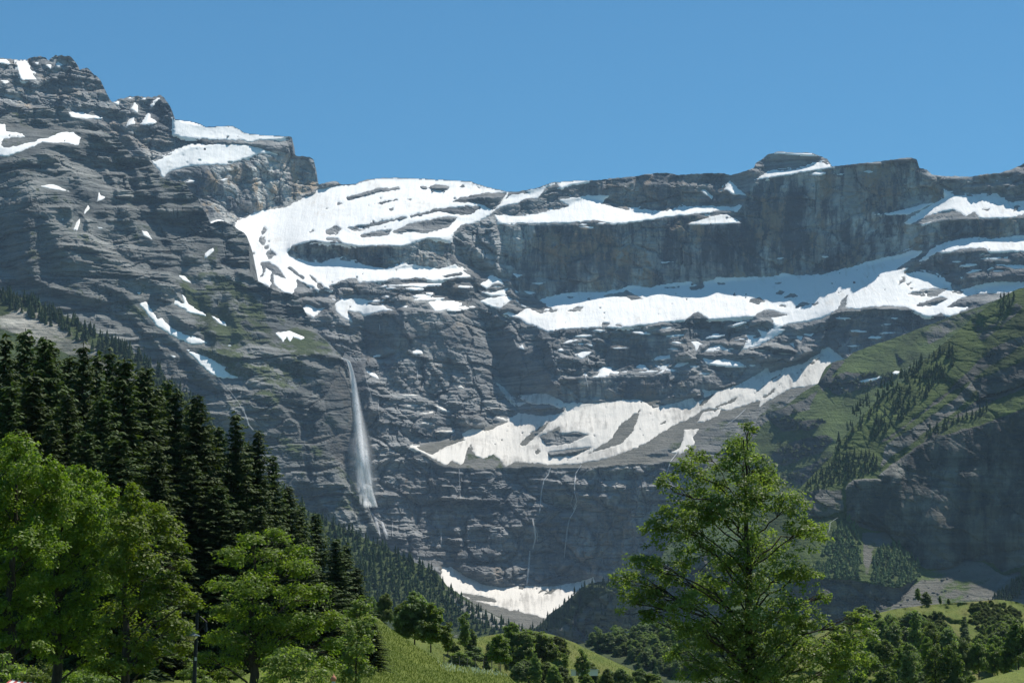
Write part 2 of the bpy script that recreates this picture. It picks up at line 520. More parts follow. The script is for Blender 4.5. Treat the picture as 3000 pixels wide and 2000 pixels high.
    def build_snow(s, mat, big=20000, bigname='snow_field', smallname='snow_patch', labels=None):
        xw, zw = s.world()
        n2 = 4.5 * fbm(xw / 130, zw / 60, 4, s.seed + 77) + 0.9 * noise(xw / 13, zw / 90, s.seed + 78)
        for q, (sl, v, k) in enumerate(s.snow):
            vv = v[sl]; H, W = vv.shape
            keep = vv > -9 * max(k, 0.5)
            keep &= s.Y[sl] > s.ytop[None, sl[1]] - 0.1
            c = keep[:-1, :-1] & keep[1:, :-1] & keep[1:, 1:] & keep[:-1, 1:]
            c &= s.Y[sl][1:, 1:] < s.ybot[None, sl[1]][:, 1:] + s.step
            if c.sum() < 1: continue
            D = s.Ds[sl] - 1.2 + 8.6 * sstep(3, -8, vv) + n2[sl] * sstep(0, 10, vv)
            V = P(s.X[sl], s.Y[sl], D).reshape(-1, 3)
            idx = np.arange(H * W).reshape(H, W)
            Q = np.stack([idx[:-1, :-1], idx[1:, :-1], idx[1:, 1:], idx[:-1, 1:]], -1)[c]
            used, inv = np.unique(Q, return_inverse=True)
            area = c.sum() * s.step ** 2
            nm = bigname if area > big else smallname
            me = mesh_np(nm, V[used], inv.reshape(Q.shape), smooth=True, mats=[mat(q, area) if callable(mat) else mat])
            link(nm, me, parent=s.obj, label=(labels or {}).get(q))
# ------------------------------------------------------------------ the great cirque wall at the head of the valley
SKY_A = pts('-300,176 0,172 20,173 55,175 78,178 85,172 105,166 120,164 133,170 142,178 150,170 165,163 185,162 203,164 212,172 228,192 232,208 240,202 254,200 265,208 285,225 300,246 308,262 315,280 325,293 330,300 345,293 375,284 395,282 430,284 455,283 470,280 480,284 490,300 500,318 508,335 510,348 530,352 560,356 590,365 605,373 640,370 680,369 695,376 715,389 760,396 820,399 850,400 856,404 855,418 860,450 870,457 905,460 920,468 924,500 930,530 934,541 945,538 960,534 975,530 985,532 1000,540 1040,540 1055,532 1075,527 1100,523 1150,521 1190,522 1260,525 1330,529 1375,531 1395,538 1420,546 1450,553 1485,561 1500,562 1520,561 1540,557 1570,552 1600,541 1625,533 1660,532 1700,529 1730,529 1760,527 1790,523 1860,517 1890,511 1930,507 1960,507 1990,514 2000,512 2060,508 2120,507 2127,511 2140,514 2180,503 2210,492 2212,480 2235,465 2250,452 2280,444 2330,448 2370,447 2400,456 2425,468 2433,480 2437,488 2500,481 2580,473 2640,464 2670,462 2685,468 2690,478 2692,492 2715,498 2730,511 2745,514 2775,517 2800,516 2845,518 2880,511 2895,510 2930,507 2960,497 2990,485 3000,478 3300,430')
BOT_A = pts('-300,700 0,720 200,740 400,900 600,1000 700,1200 780,1500 850,1850 1000,1900 2000,1900 2150,1800 2300,1500 2500,1350 2700,1200 3000,1050 3300,1000')
ZA = [
 # high towers on the left
 Z('0,165 130,165 200,160 330,300 470,280 510,350 540,420 440,480 250,350 0,345', s=62, rough=1.3, tone=0.1, wall=0.3, f=14),
 Z('0,260 80,265 90,345 0,345', s=66, tone=0.45, wall=0.6),
 Z('130,165 160,230 150,300 110,300 100,200', s=60, rough=1.2),
 # tower above the snow field
 Z('560,500 700,480 800,440 930,470 935,545 850,600 770,620 700,645 640,660 600,620 570,560', s=78, rough=0.8, wall=0.9, tone=0.45, strat=0.2),
 Z('690,510 735,470 745,560 740,640 700,640', s=74, tone=0.3, wall=0.5),
 Z('600,600 700,560 690,640 640,680 600,660', s=62, tone=0.25),
 # big upper left snow field
 Z('690,650 700,640 800,610 930,555 1000,540 1100,523 1330,528 1490,562 1455,610 1430,640 1330,690 1255,697 1178,722 1050,722 955,712 845,740 890,765 985,763 1060,775 1130,788 1290,786 1335,777 1383,811 1265,823 1115,826 1000,830 970,848 858,862 780,850 700,800', s=36, rough=0.45, tone=0.0, f=10),
 Z('842,740 850,725 885,712 920,706 955,712 1000,712 1050,722 1178,722 1213,712 1255,697 1310,707 1330,712 1340,782 1290,788 1210,777 1160,786 1130,790 1060,777 985,765 945,775 890,767 850,752', s=82, rough=0.7, wall=1, tone=-0.05, f=4),
 Z('1240,610 1480,565 1480,600 1440,640 1250,660 1100,690 1010,670', s=44, rough=0.8, tone=-0.15, f=10),
 # pale knuckle spur
 Z('1320,690 1400,640 1450,625 1455,660 1480,720 1500,790 1495,830 1420,815 1380,790 1340,775', s=54, rough=1.1, tone=0.55, strat=0.2, f=10),
 Z('1205,705 1310,700 1330,780 1210,778', s=80, tone=0.25, wall=0.7),
 # ledge over the great wall
 Z('1455,610 1490,570 1600,540 1700,528 1960,507 2180,503 2210,530 2180,610 2000,630 1760,660 1460,658', s=66, rough=0.8, tone=-0.1, f=8),
 Z('1449,630 1530,633 1600,622 1640,612 1720,577 1800,580 1860,618 2000,607 2177,598 2160,625 2000,632 1860,652 1700,652 1470,656', s=35, rough=0.4, f=6),
 Z('1455,612 1485,578 1560,566 1640,530 1730,528 1590,560 1574,581 1490,600', s=36, rough=0.4, f=6),
 Z('1600,575 1660,560 1760,535 1950,510 2120,512 2150,600 2000,605 1860,617 1800,600 1720,575', s=74, rough=0.8, wall=0.5, tone=-0.15, f=5),
 # the great wall
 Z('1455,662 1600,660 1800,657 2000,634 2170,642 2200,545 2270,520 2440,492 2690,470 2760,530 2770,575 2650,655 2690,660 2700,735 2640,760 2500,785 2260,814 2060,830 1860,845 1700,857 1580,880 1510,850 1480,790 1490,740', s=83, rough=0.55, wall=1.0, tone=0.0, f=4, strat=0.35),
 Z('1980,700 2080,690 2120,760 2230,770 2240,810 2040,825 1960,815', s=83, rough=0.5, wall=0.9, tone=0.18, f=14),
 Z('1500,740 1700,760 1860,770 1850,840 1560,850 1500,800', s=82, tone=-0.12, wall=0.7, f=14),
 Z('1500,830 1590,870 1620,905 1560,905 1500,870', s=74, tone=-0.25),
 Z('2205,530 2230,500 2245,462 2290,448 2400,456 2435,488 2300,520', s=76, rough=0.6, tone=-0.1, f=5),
 # right end
 Z('2700,510 3000,485 3300,450 3300,590 2960,590 2780,570', s=58, rough=0.9, tone=0.15, wall=0.3, f=8),
 Z('2660,660 2740,600 2780,570 2860,575 2960,590 3300,590 3300,640 2870,640 2760,650', s=36, rough=0.5, f=6),
 Z('2650,665 2760,652 2870,642 3300,640 3300,692 2920,698 2820,694 2740,715 2690,745', s=79, rough=0.6, wall=0.9, tone=0.12, f=5),
 Z('2690,765 2745,718 2820,694 2920,698 3300,690 3300,740 2900,742 2745,742', s=34, rough=0.4, f=6),
 Z('2640,800 2745,745 2900,735 3300,742 3300,826 2900,830 2820,850 2740,815 2680,800', s=72, rough=1.0, wall=0.5, tone=-0.05, f=6),
 # middle snow bench under the great wall
 Z('1475,918 1520,880 1580,878 1700,857 1860,845 2060,830 2260,814 2500,785 2690,740 2640,800 2740,815 2820,850 3000,825 3300,825 3300,920 2800,930 2480,905 2300,960 2200,925 1960,945 1700,962 1600,970', s=35, rough=0.4, f=8),
 Z('2050,850 2085,845 2150,880 2120,925 2050,925 2010,935 2040,880', s=33, hx=0, rough=0.3, f=14),
 # ledges of the left part under the first snow field
 Z('870,870 970,848 1115,826 1290,822 1400,812 1430,850 1400,885 1240,880 1160,900 1000,872', s=64, rough=1.25, tone=-0.05, wall=0.25, f=5),
 Z('870,880 1000,872 1165,905 1240,880 1345,885 1400,905 1310,915 1180,915 1060,940 920,960', s=46, rough=0.8, tone=0.0, f=6),
 Z('1380,800 1440,810 1500,850 1545,905 1470,925 1400,900 1405,860', s=50, rough=0.9, f=6),
 Z('1480,855 1530,885 1510,870', s=70),
 # buttresses
 Z('920,960 1060,940 1070,1045 990,1040', s=62, rough=1.1, tone=0.0, grass=0.1),
 Z('1066,925 1180,915 1190,960 1200,1020 1195,1060 1120,1045 1075,1060', s=82, rough=0.5, wall=0.3, tone=-0.1, strat=0.15, hx=-0.44, f=5),
 Z('1185,925 1310,920 1360,920 1350,1000 1320,1055 1260,1075 1215,1020', s=82, rough=0.45, wall=0.3, tone=-0.05, strat=0.15, f=5),
 Z('1360,915 1400,900 1430,960 1460,1060 1475,1130 1420,1120 1330,1075 1320,1040 1350,985', s=48, rough=1.1, tone=0.15, strat=0.45, hx=0.44, f=8),
 Z('1400,890 1470,930 1560,955 1610,975 1620,1010 1570,1000 1490,990 1420,950', s=47, rough=1.0, tone=0.05, strat=0.45, f=8),
 Z('1430,1000 1500,985 1530,1040 1550,1090 1560,1150 1480,1140 1460,1060', s=79, rough=0.5, tone=-0.02, strat=0.15, hx=-0.352, f=5),
 Z('1530,1035 1585,1025 1600,1090 1640,1160 1655,1180 1600,1160 1555,1150 1550,1090', s=78, rough=0.5, tone=-0.05, strat=0.15, hx=-0.352, f=5),
 Z('1570,1000 1600,990 1625,1060 1635,1100 1600,1080', s=75, rough=0.6, tone=-0.05, hx=-0.528, f=5),
 # strata band right of the buttresses
 Z('1610,970 1760,965 1960,945 1990,935 2010,940 2000,1060 1960,1085 1800,1095 1640,1100 1620,1040', s=66, rough=1.25, wall=0.25, tone=-0.1, f=6),
 Z('1620,975 1850,965 1900,985 1750,1005 1700,1050 1640,1050', s=58, rough=1.2, tone=0.0, f=8),
 Z('1740,1000 1900,985 1990,1000 1975,1065 1800,1080 1760,1050', s=82, rough=0.6, tone=-0.15, wall=0.5, f=6),
 Z('1640,1098 1800,1085 1860,1065 2000,1070 2000,1090 1900,1105 1660,1112', s=36, rough=0.7, tone=0.15, f=6),
 Z('1640,1112 1700,1110 1850,1108 1960,1100 1975,1160 1910,1170 1825,1166 1655,1182', s=77, rough=0.5, wall=0.6, tone=-0.15, f=4),
 Z('2000,940 2030,930 2080,940 2200,930 2240,945 2200,1030 2060,1035 2010,1050', s=70, rough=1.2, tone=-0.05, f=6),
 Z('2030,1000 2200,985 2210,1030 2080,1050 1990,1060', s=52, rough=1.1, tone=0.1, f=6),
 Z('1960,1080 2050,1045 2180,1070 2250,1060 2240,1085 2160,1110 2040,1135 1990,1140 1960,1130', s=60, rough=1.2, tone=0.05, f=6),
 Z('2000,1090 2230,1080 2150,1120 2100,1148 2060,1140 2020,1150 1970,1170 1965,1120', s=76, rough=0.8, wall=0.4, tone=-0.05, f=6),
 Z('2250,1090 2262,1030 2290,1005 2300,1060 2275,1090', s=64, rough=0.6, tone=0.15, f=4),
 Z('2230,985 2330,960 2420,930 2440,1000 2400,1020 2330,1070 2270,1070 2200,1030', s=56, rough=1.2, tone=0.0, f=6),
 Z('2430,925 2560,905 2680,910 2720,935 2700,960 2560,1010 2470,1045 2410,1010', s=80, rough=0.9, wall=0.6, tone=-0.05, f=6),
 # lower snow bench and its gravel aprons
 Z('1205,1310 1355,1275 1485,1232 1660,1200 1825,1170 2060,1150 2180,1118 2415,1018 2480,1055 2420,1200 2250,1290 2100,1330 1900,1360 1700,1372 1500,1372 1290,1368', s=34, rough=0.25, gravel=1.0, f=8),
 Z('1560,1265 1720,1265 1740,1310 1600,1345 1600,1300', s=46, rough=0.9, gravel=0.3, tone=0.05, f=6),
 Z('1520,1200 1660,1203 1650,1215 1525,1212', s=70, rough=0.7, f=3),
 Z('1910,1190 1960,1160 2060,1145 2070,1165 2040,1190', s=56, rough=1.0, gravel=0.2, tone=0.15, f=4),
 Z('1900,1330 2120,1230 2300,1170 2420,1110 2420,1200 2250,1290 2080,1340', s=38, rough=0.5, gravel=0.6, grass=0.25, f=10),
 Z('1370,1330 1480,1320 1470,1375 1360,1375', s=34, gravel=0.8, grass=0.35, f=8),
 # rugged slabs left of it
 Z('1065,1050 1200,1030 1330,1070 1480,1130 1510,1190 1490,1230 1350,1275 1210,1310 1110,1280 1070,1150', s=50, rough=1.35, strat=0.45, tone=0.02, hx=0.176, f=10),
 Z('1130,1060 1290,1080 1290,1150 1210,1180 1140,1130', s=72, rough=1.3, tone=-0.05, f=10),
 Z('1090,1060 1200,1045 1220,1080 1130,1110', s=45, rough=0.9, tone=0.2, f=6),
 Z('1060,1300 1210,1312 1290,1368 1320,1400 1130,1430 1080,1400', s=62, rough=1.1, f=10),
 # recess of the great waterfall
 Z('990,1055 1060,1060 1080,1200 1085,1340 1060,1440 1000,1330 985,1200', s=76, rough=0.4, wall=0.5, tone=-0.6, f=8),  # low tone paints the shade of the recess into the rock colour
 # bottom wall: three steps
 Z('1150,1380 1290,1375 1300,1500 1280,1570 1230,1560 1180,1480', s=70, rough=0.9, wall=0.5, tone=-0.15, f=10),
 Z('1290,1372 1500,1375 1720,1370 1730,1440 1690,1500 1500,1500 1280,1510 1290,1420', s=58, rough=1.3, tone=-0.02, f=6),
 Z('1280,1512 1500,1500 1690,1498 1760,1500 1740,1530 1560,1530 1260,1545', s=54, rough=0.9, tone=0.1, f=8),
 Z('1265,1540 1400,1530 1400,1590 1430,1620 1420,1690 1330,1650 1300,1600', s=62, rough=1.4, tone=0.08, f=8),
 Z('1400,1530 1750,1520 1760,1700 1460,1715 1430,1620', s=67, rough=1.0, wall=0.4, tone=-0.02, f=8),
 Z('1720,1372 1850,1360 1930,1365 1960,1450 1900,1480 1820,1470 1760,1500 1720,1440', s=69, rough=0.9, wall=0.5, tone=-0.08, f=6),
 Z('1750,1500 1900,1480 2100,1450 2150,1750 1750,1700', s=70, rough=0.9, wall=0.6, tone=-0.12, f=8),
 # cirque floor
 Z('1290,1655 1340,1675 1440,1717 1600,1718 1715,1698 1760,1750 1700,1900 1290,1900', s=26, rough=0.15, gravel=1.0, f=6),
]
SNOW_A = [pts(q) for q in (
 '690,652 715,642 745,622 800,613 840,607 880,585 920,568 930,553 945,553 975,546 1030,541 1080,530 1120,515 1200,515 1330,520 1400,532 1490,558 1487,575 1465,600 1440,628 1400,650 1350,660 1330,680 1320,703 1310,707 1290,700 1255,697 1213,712 1178,722 1130,718 1050,722 1015,718 970,707 955,712 920,705 880,715 855,722 842,740 850,750 890,765 945,773 985,763 1000,761 1060,775 1130,788 1180,777 1210,775 1290,786 1335,777 1360,797 1383,811 1350,812 1290,820 1265,823 1240,813 1215,812 1178,818 1150,815 1115,826 1055,828 1040,815 1005,820 962,838 968,848 945,842 906,805 925,830 932,848 900,832 868,815 870,835 857,863 830,855 806,838 800,820 790,842 765,828 740,818 712,805 695,765 688,735',
 '1449,630 1530,633 1600,622 1640,612 1665,604 1640,585 1690,578 1740,572 1785,573 1760,598 1830,615 1890,614 1930,620 2000,607 2080,603 2140,607 2177,598 2160,620 2110,618 2040,626 1970,634 1890,646 1800,657 1740,645 1660,655 1600,655 1520,655 1470,655 1455,660',
 '2010,657 2050,645 2110,630 2130,628 2172,653 2120,656 2060,658',
 '1455,612 1452,598 1487,580 1500,570 1550,566 1540,556 1570,550 1600,540 1640,525 1730,523 1725,535 1665,545 1645,553 1628,537 1600,548 1590,560 1574,581 1545,580 1510,597 1475,605',
 '2103,563 2120,552 2133,540 2137,526 2150,540 2180,565 2185,573 2150,570 2130,556',
 '2050,556 2065,555 2090,575 2085,584',
 '2200,531 2225,520 2240,508 2270,500 2310,500 2350,495 2390,483 2410,478 2447,490 2400,497 2330,508 2270,518',
 '2250,450 2280,440 2330,444 2380,445 2395,456 2330,453 2285,449',
 '2375,512 2390,505 2420,507 2400,514', '2525,503 2545,499 2562,504 2545,507', '2440,510 2475,508 2470,513',
 '2645,656 2665,640 2700,618 2740,595 2765,583 2768,563 2800,572 2850,576 2885,574 2920,577 2965,594 3000,588 3300,590 3300,632 3000,627 2970,638 2930,640 2870,640 2855,620 2830,632 2790,612 2740,623 2700,640 2665,656',
 '2560,629 2620,621 2690,604 2735,594 2700,612 2660,628 2610,630', '2700,658 2740,645 2725,652 2705,659',
 '2785,512 2815,522 2848,516 2835,512', '2945,520 2962,516 2955,523', '2912,522 2925,530 2920,532',
 '2690,766 2710,750 2725,733 2745,718 2800,703 2860,695 2900,700 2945,695 3000,690 3300,690 3300,738 3000,738 2930,741 2900,742 2855,749 2898,740 2890,725 2820,728 2765,742 2745,738 2705,765',
 '2828,801 2850,791 2882,789 2850,800', '2888,795 2905,782 2912,785', '2928,776 3000,777 3300,777 3300,790 2970,788', '2935,756 2955,751 2952,758',
 '1575,880 1620,865 1690,855 1760,856 1820,847 1840,837 1900,842 1960,830 2025,825 2050,838 2065,825 2105,812 2195,812 2265,810 2300,798 2330,808 2420,802 2500,780 2555,762 2640,745 2670,735 2710,733 2690,747 2640,778 2625,790 2660,785 2632,822 2655,800 2700,798 2735,805 2785,830 2788,848 2800,856 2860,835 2915,826 3000,825 3300,825 3300,858 2960,858 2870,860 2820,870 2770,902 2840,897 2837,905 2780,928 2755,918 2715,930 2660,900 2590,895 2515,905 2478,902 2485,860 2465,880 2455,905 2410,933 2365,942 2290,952 2270,958 2262,932 2310,922 2270,910 2235,908 2205,928 2140,935 2080,935 2045,913 2030,918 2005,940 1970,945 1945,942 1900,950 1830,960 1745,960 1650,963 1605,971 1560,953 1540,948 1525,932 1475,920 1490,913 1513,920 1545,903 1590,920 1600,890',
 '2315,942 2285,962 2300,965 2265,990 2220,1015 2165,1029 2190,1000 2190,985 2210,990 2230,985 2220,965 2250,975 2285,945',
 '2060,1030 2080,1015 2110,1010 2145,1030 2100,1022 2090,1030', '2023,1000 2045,1000 2063,1008 2050,1010 2045,1025 2037,1030 2035,1015',
 '2070,990 2090,980 2122,982 2105,988', '2135,957 2160,947 2190,942 2160,953', '2330,983 2355,983 2345,1000', '2360,982 2387,973 2378,985', '2298,1010 2325,1003 2330,1022 2315,1009',
 '2055,1045 2090,1055 2130,1052 2165,1060 2185,1073 2145,1073 2070,1065', '2190,1068 2220,1068 2205,1073', '1968,1079 1985,1063 2030,1060 2000,1072', '1913,1098 1955,1078 1940,1092', '1918,1068 1935,1072 1965,1065 1950,1077 1925,1077',
 '1730,1106 1750,1098 1765,1072 1792,1075 1790,1092 1780,1102', '1797,1094 1815,1087 1810,1096', '1820,1089 1842,1083 1835,1091', '1860,1075 1875,1067 1890,1070 1902,1083 1880,1081', '1705,1098 1715,1090 1722,1102',
 '1683,1038 1710,1027 1735,1030 1705,1052', '1645,1006 1670,994 1700,994 1665,1005', '1520,1018 1530,1012 1536,1023', '1908,1056 1925,1044 1962,1040 1965,1050',
 '1205,1311 1225,1312 1265,1333 1290,1317 1340,1295 1362,1290 1353,1272 1383,1253 1430,1262 1465,1245 1490,1237 1485,1230 1520,1210 1580,1218 1640,1212 1655,1202 1650,1182 1740,1180 1800,1175 1825,1170 1880,1172 1915,1195 1960,1185 2030,1165 2040,1180 2065,1170 2058,1140 2080,1143 2120,1142 2180,1118 2230,1090 2250,1074 2254,1094 2285,1082 2320,1073 2350,1065 2400,1035 2410,1022 2425,1016 2465,1045 2490,1060 2480,1090 2400,1125 2310,1140 2255,1170 2225,1190 2228,1172 2200,1180 2130,1203 2075,1193 2010,1230 1960,1252 1900,1293 1850,1318 1760,1347 1690,1358 1610,1362 1570,1355 1510,1352 1480,1366 1463,1345 1445,1330 1415,1343 1395,1335 1375,1306 1366,1318 1360,1355 1350,1363 1325,1348 1305,1362 1275,1345 1240,1327',
 '2043,1236 2060,1207 2100,1200 2122,1185 2105,1215 2060,1236',
 '1965,1326 1990,1310 2003,1285 2005,1257 2047,1256 2030,1280 2035,1300 1995,1330',
 '1522,1166 1560,1155 1600,1153 1640,1170 1662,1192 1640,1195 1610,1185 1560,1183', '1514,1181 1540,1180 1518,1191', '1455,1120 1480,1138 1505,1172 1515,1187 1490,1165 1465,1140', '1456,1223 1475,1224 1486,1234', '1278,1189 1318,1206 1295,1202', '1338,1136 1350,1127 1359,1138',
 '980,890 1000,875 1060,873 1080,880 1075,890 1130,900 1168,910 1120,910 1070,926 1050,915 1020,912 1033,946 1010,932 985,915', '872,909 897,893 930,902 955,900 940,912 918,932 895,918', '1255,885 1280,880 1350,890 1335,908 1310,905 1275,912', '1205,879 1235,872 1300,875 1255,879', '1095,841 1150,834 1220,832 1290,834 1240,836 1150,838', '968,871 985,878 980,881', '1175,898 1195,895 1190,901',
 '912,967 940,983 970,1006 945,1000', '1208,1036 1222,1021 1236,1026 1240,1037', '1085,1048 1100,1040 1116,1041', '1070,1082 1100,1095 1112,1110 1085,1100',
 '1408,833 1440,811 1465,817 1482,834 1450,830 1425,846', '1413,856 1440,857 1492,842 1480,858 1490,866 1440,866', '1406,883 1432,873 1485,866 1500,876 1465,905 1445,900', '1512,879 1545,901 1530,896', '1506,846 1521,857 1512,857', '1440,838 1470,838 1460,842',
 '50,181 68,180 80,192 107,232 65,236 55,215', '-40,172 20,175 28,187 -40,180', '133,188 150,190 148,202', '160,190 170,182 186,191 172,196', '368,372 380,350 391,345 393,362', '383,320 395,298 403,312 402,330', '415,367 435,335 440,347 454,358', '440,318 450,294 466,290 452,300', '328,298 350,296 345,307', '350,292 395,282 392,289', '405,292 428,282 425,291', '100,186 118,180 110,190', '5,240 25,240 15,246',
 '510,348 550,362 605,368 690,366 720,384 855,398 820,408 760,410 735,416 700,412 620,408 530,403 510,392', '448,478 490,458 560,430 640,422 720,423 813,452 760,450 720,465 660,483 560,485 490,505 478,522 460,490', '538,536 555,528 574,530', '203,330 240,332 297,346 250,348 210,344', '612,651 640,643 662,648 630,661', '640,528 670,522 655,530',
 '1295,1660 1320,1659 1370,1690 1410,1710 1465,1720 1540,1715 1605,1718 1680,1708 1718,1697 1740,1690 1760,1760 1640,1810 1590,1808 1500,1786 1410,1763 1340,1742 1290,1720',
 # tiny shelves in the great wall
 '1930,768 1980,766 1940,772', '2265,757 2300,754 2285,760', '2408,752 2432,750 2420,754', '1560,830 1600,826 1580,834', '1500,800 1530,806 1515,812', '1530,850 1580,858 1550,862',
)]
HOLES_A = [pts(q) for q in (
 '1015,577 1050,568 1105,553 1170,547 1173,556 1115,563 1070,575 1018,588', '950,611 985,603 990,594 1013,592 985,606 955,613', '1097,598 1130,588 1165,582 1168,588 1125,597', '1180,583 1209,580 1205,588', '1137,613 1152,608 1155,616 1143,620',
 '1016,667 1085,655 1145,643 1185,635 1193,640 1140,652 1085,664 1065,680 1035,677', '960,672 985,658 1000,672 990,690 943,683', '903,682 915,671 923,675 915,683', '1048,690 1115,675 1148,672 1140,690 1060,697',
 '1145,680 1200,655 1310,635 1340,637 1313,668 1250,684 1200,679 1165,688', '1200,632 1290,610 1370,603 1410,605 1390,625 1355,632 1285,621 1205,637', '1320,592 1350,578 1430,565 1485,566 1468,592 1445,617 1400,595 1335,592', '1254,550 1275,540 1318,547 1310,557 1265,557', '1230,545 1250,547 1250,554 1232,553', '1345,548 1357,541 1370,552', '1398,548 1422,555 1405,553',
 '765,680 772,665 785,673 768,690', '757,705 765,688 780,707 770,722', '773,720 790,716 788,730 775,730', '775,745 792,728 812,748 788,759', '688,748 717,730 718,748 695,757',
 '762,770 785,763 815,785 838,815 825,812 800,805 803,845 790,822 795,795 780,785 770,812 757,812 770,800', '842,785 850,782 890,810 890,820 868,805', '908,805 950,840 968,852 945,852 915,820', '865,818 895,830 905,847 875,845', '985,822 1025,815 1005,828', '1293,808 1320,803 1352,797 1358,805 1310,812',
 '738,742 745,735 748,745 742,748', '950,700 960,697 990,698 1000,710 970,706',
 '1760,867 1820,857 1835,850 1885,875 1850,880 1835,870', '1663,910 1690,898 1712,897 1700,912 1680,915', '1590,912 1632,905 1632,915', '1760,955 1765,943 1797,942 1775,960', '1797,955 1815,948 1825,955', '1595,893 1620,905 1590,903', '1655,868 1690,868 1670,875', '1715,873 1735,873 1725,878',
 '2020,840 2060,832 2065,838 2055,847 2025,850', '2192,885 2200,875 2225,870 2240,882 2222,893', '2270,862 2283,847 2297,855 2290,865', '2295,873 2315,858 2345,868', '2280,897 2290,890 2315,900', '2325,905 2350,882 2375,890 2335,902', '2378,890 2403,884 2385,896', '2142,865 2152,858 2160,868', '2255,830 2300,824 2280,832', '2096,828 2130,832 2110,834', '2174,868 2190,858 2180,870', '1940,843 2000,838 1985,844',
 '2628,838 2652,803 2653,822', '2655,830 2668,828 2660,838', '2660,843 2692,840 2670,847', '2655,860 2720,845 2778,845 2745,868 2700,870', '2680,893 2755,868 2775,875 2740,895 2690,898', '2785,856 2825,852 2815,862', '2453,855 2473,850 2457,859', '2625,856 2645,853 2635,857', '2835,870 2900,862 2950,863 2900,885 2830,892', '2970,603 3000,600 2968,622', '2870,612 2900,610 2895,618',
 '1520,1300 1560,1265 1613,1230 1590,1262 1570,1275 1548,1300 1530,1306', '1580,1280 1640,1247 1640,1270 1690,1265 1725,1273 1670,1300 1600,1305', '1605,1325 1670,1316 1735,1310 1680,1336 1610,1338', '1565,1322 1575,1314 1585,1322 1572,1330', '1720,1330 1790,1285 1820,1240 1878,1198 1855,1262 1820,1300', '1930,1245 1955,1225 1948,1240', '2045,1190 2070,1160 2095,1153 2060,1187', '2075,1203 2110,1185 2165,1160 2150,1177', '2205,1155 2240,1128 2215,1152', '2250,1115 2300,1088 2260,1116', '2222,1172 2285,1125 2255,1160', '1438,1288 1455,1302 1447,1299', '1375,1305 1380,1300 1388,1322', '2130,1210 2180,1180 2150,1205', '2370,1065 2405,1045 2380,1070', '2330,1092 2350,1080 2340,1093',
 '1335,1733 1370,1737 1445,1752 1462,1763 1390,1758', '1592,1742 1615,1725 1632,1723 1618,1737', '1578,1735 1590,1722 1602,1730', '1500,1722 1540,1716 1530,1726', '1330,1680 1334,1684 1329,1685',
)]

_r = np.random.default_rng(31)
for _pg, _n in (('960,840 1380,835 1400,905 1080,915 1000,880', 16), ('1620,972 1990,950 2000,1010 1640,1030', 14), ('1900,1010 2380,960 2400,1020 2250,1080 1950,1120', 24), ('1640,1090 1980,1075 1975,1100 1650,1108', 8),
                ('2740,750 3000,748 3000,820 2830,840', 10), ('1470,650 1800,650 1800,668 1480,672', 8), ('1400,820 1500,840 1530,900 1420,900', 6), ('1180,1150 1480,1150 1450,1230 1250,1280', 7), ('2440,930 2700,920 2680,960 2480,1030', 10)):
    _q = pts(_pg)
    for _k in range(int(_n * .75)):
        while True:
            x, y = _r.uniform(_q[:, 0].min(), _q[:, 0].max()), _r.uniform(_q[:, 1].min(), _q[:, 1].max())
            if poly_inside(_q, np.array([x]), np.array([y]))[0]: break
        w, h, sl = _r.uniform(8, 34), _r.uniform(1.8, 3.8), _r.uniform(-.12, .05)
        SNOW_A.append(np.array([[x - w, y + w * sl * -1], [x - w * .3, y - h], [x + w * .5, y - h * .6 + w * sl * .5], [x + w, y + w * sl], [x + w * .2, y + h]]))
A = Sheet(-300, 3300, 140, 1900, 3.0, SKY_A, BOT_A, dict(s=58, rough=1.0), ZA, (1500, 1860, 4500),
          lam=0.22, curve=lambda x: 1.0 - 0.075 * ((x - 1550) / 1500.0) ** 2, jag=3.5, seed=1, snow=SNOW_A)
A.relief(periods=(88, 40, 19, 9.5), strat=1.0, gully=28, gw=(140, 480), rough=6, dip=0.03, warp=24, blocks=0.9, asp=1.0, diag=(26, 0.9, 170))
A.add_snow(SNOW_A, HOLES_A)
A.finish()
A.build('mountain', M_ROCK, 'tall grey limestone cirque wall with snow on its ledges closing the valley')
_d = A.snow[0]
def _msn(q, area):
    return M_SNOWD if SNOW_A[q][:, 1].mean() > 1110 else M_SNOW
A.build_snow(_msn, labels={0: 'wide tilted snow field on the upper left shoulder of the cirque', 1: 'long snow ledge above the great shaded wall',
                         19: 'broad snow bench below the great shaded wall, upper strip in shadow'})
print('A tris', A.ntri, 'D range', A.Ds.min(), A.Ds.max(), A.grid_at(A.Ds, [300, 1000, 1500, 2300, 2900], [400, 600, 600, 500, 600]))
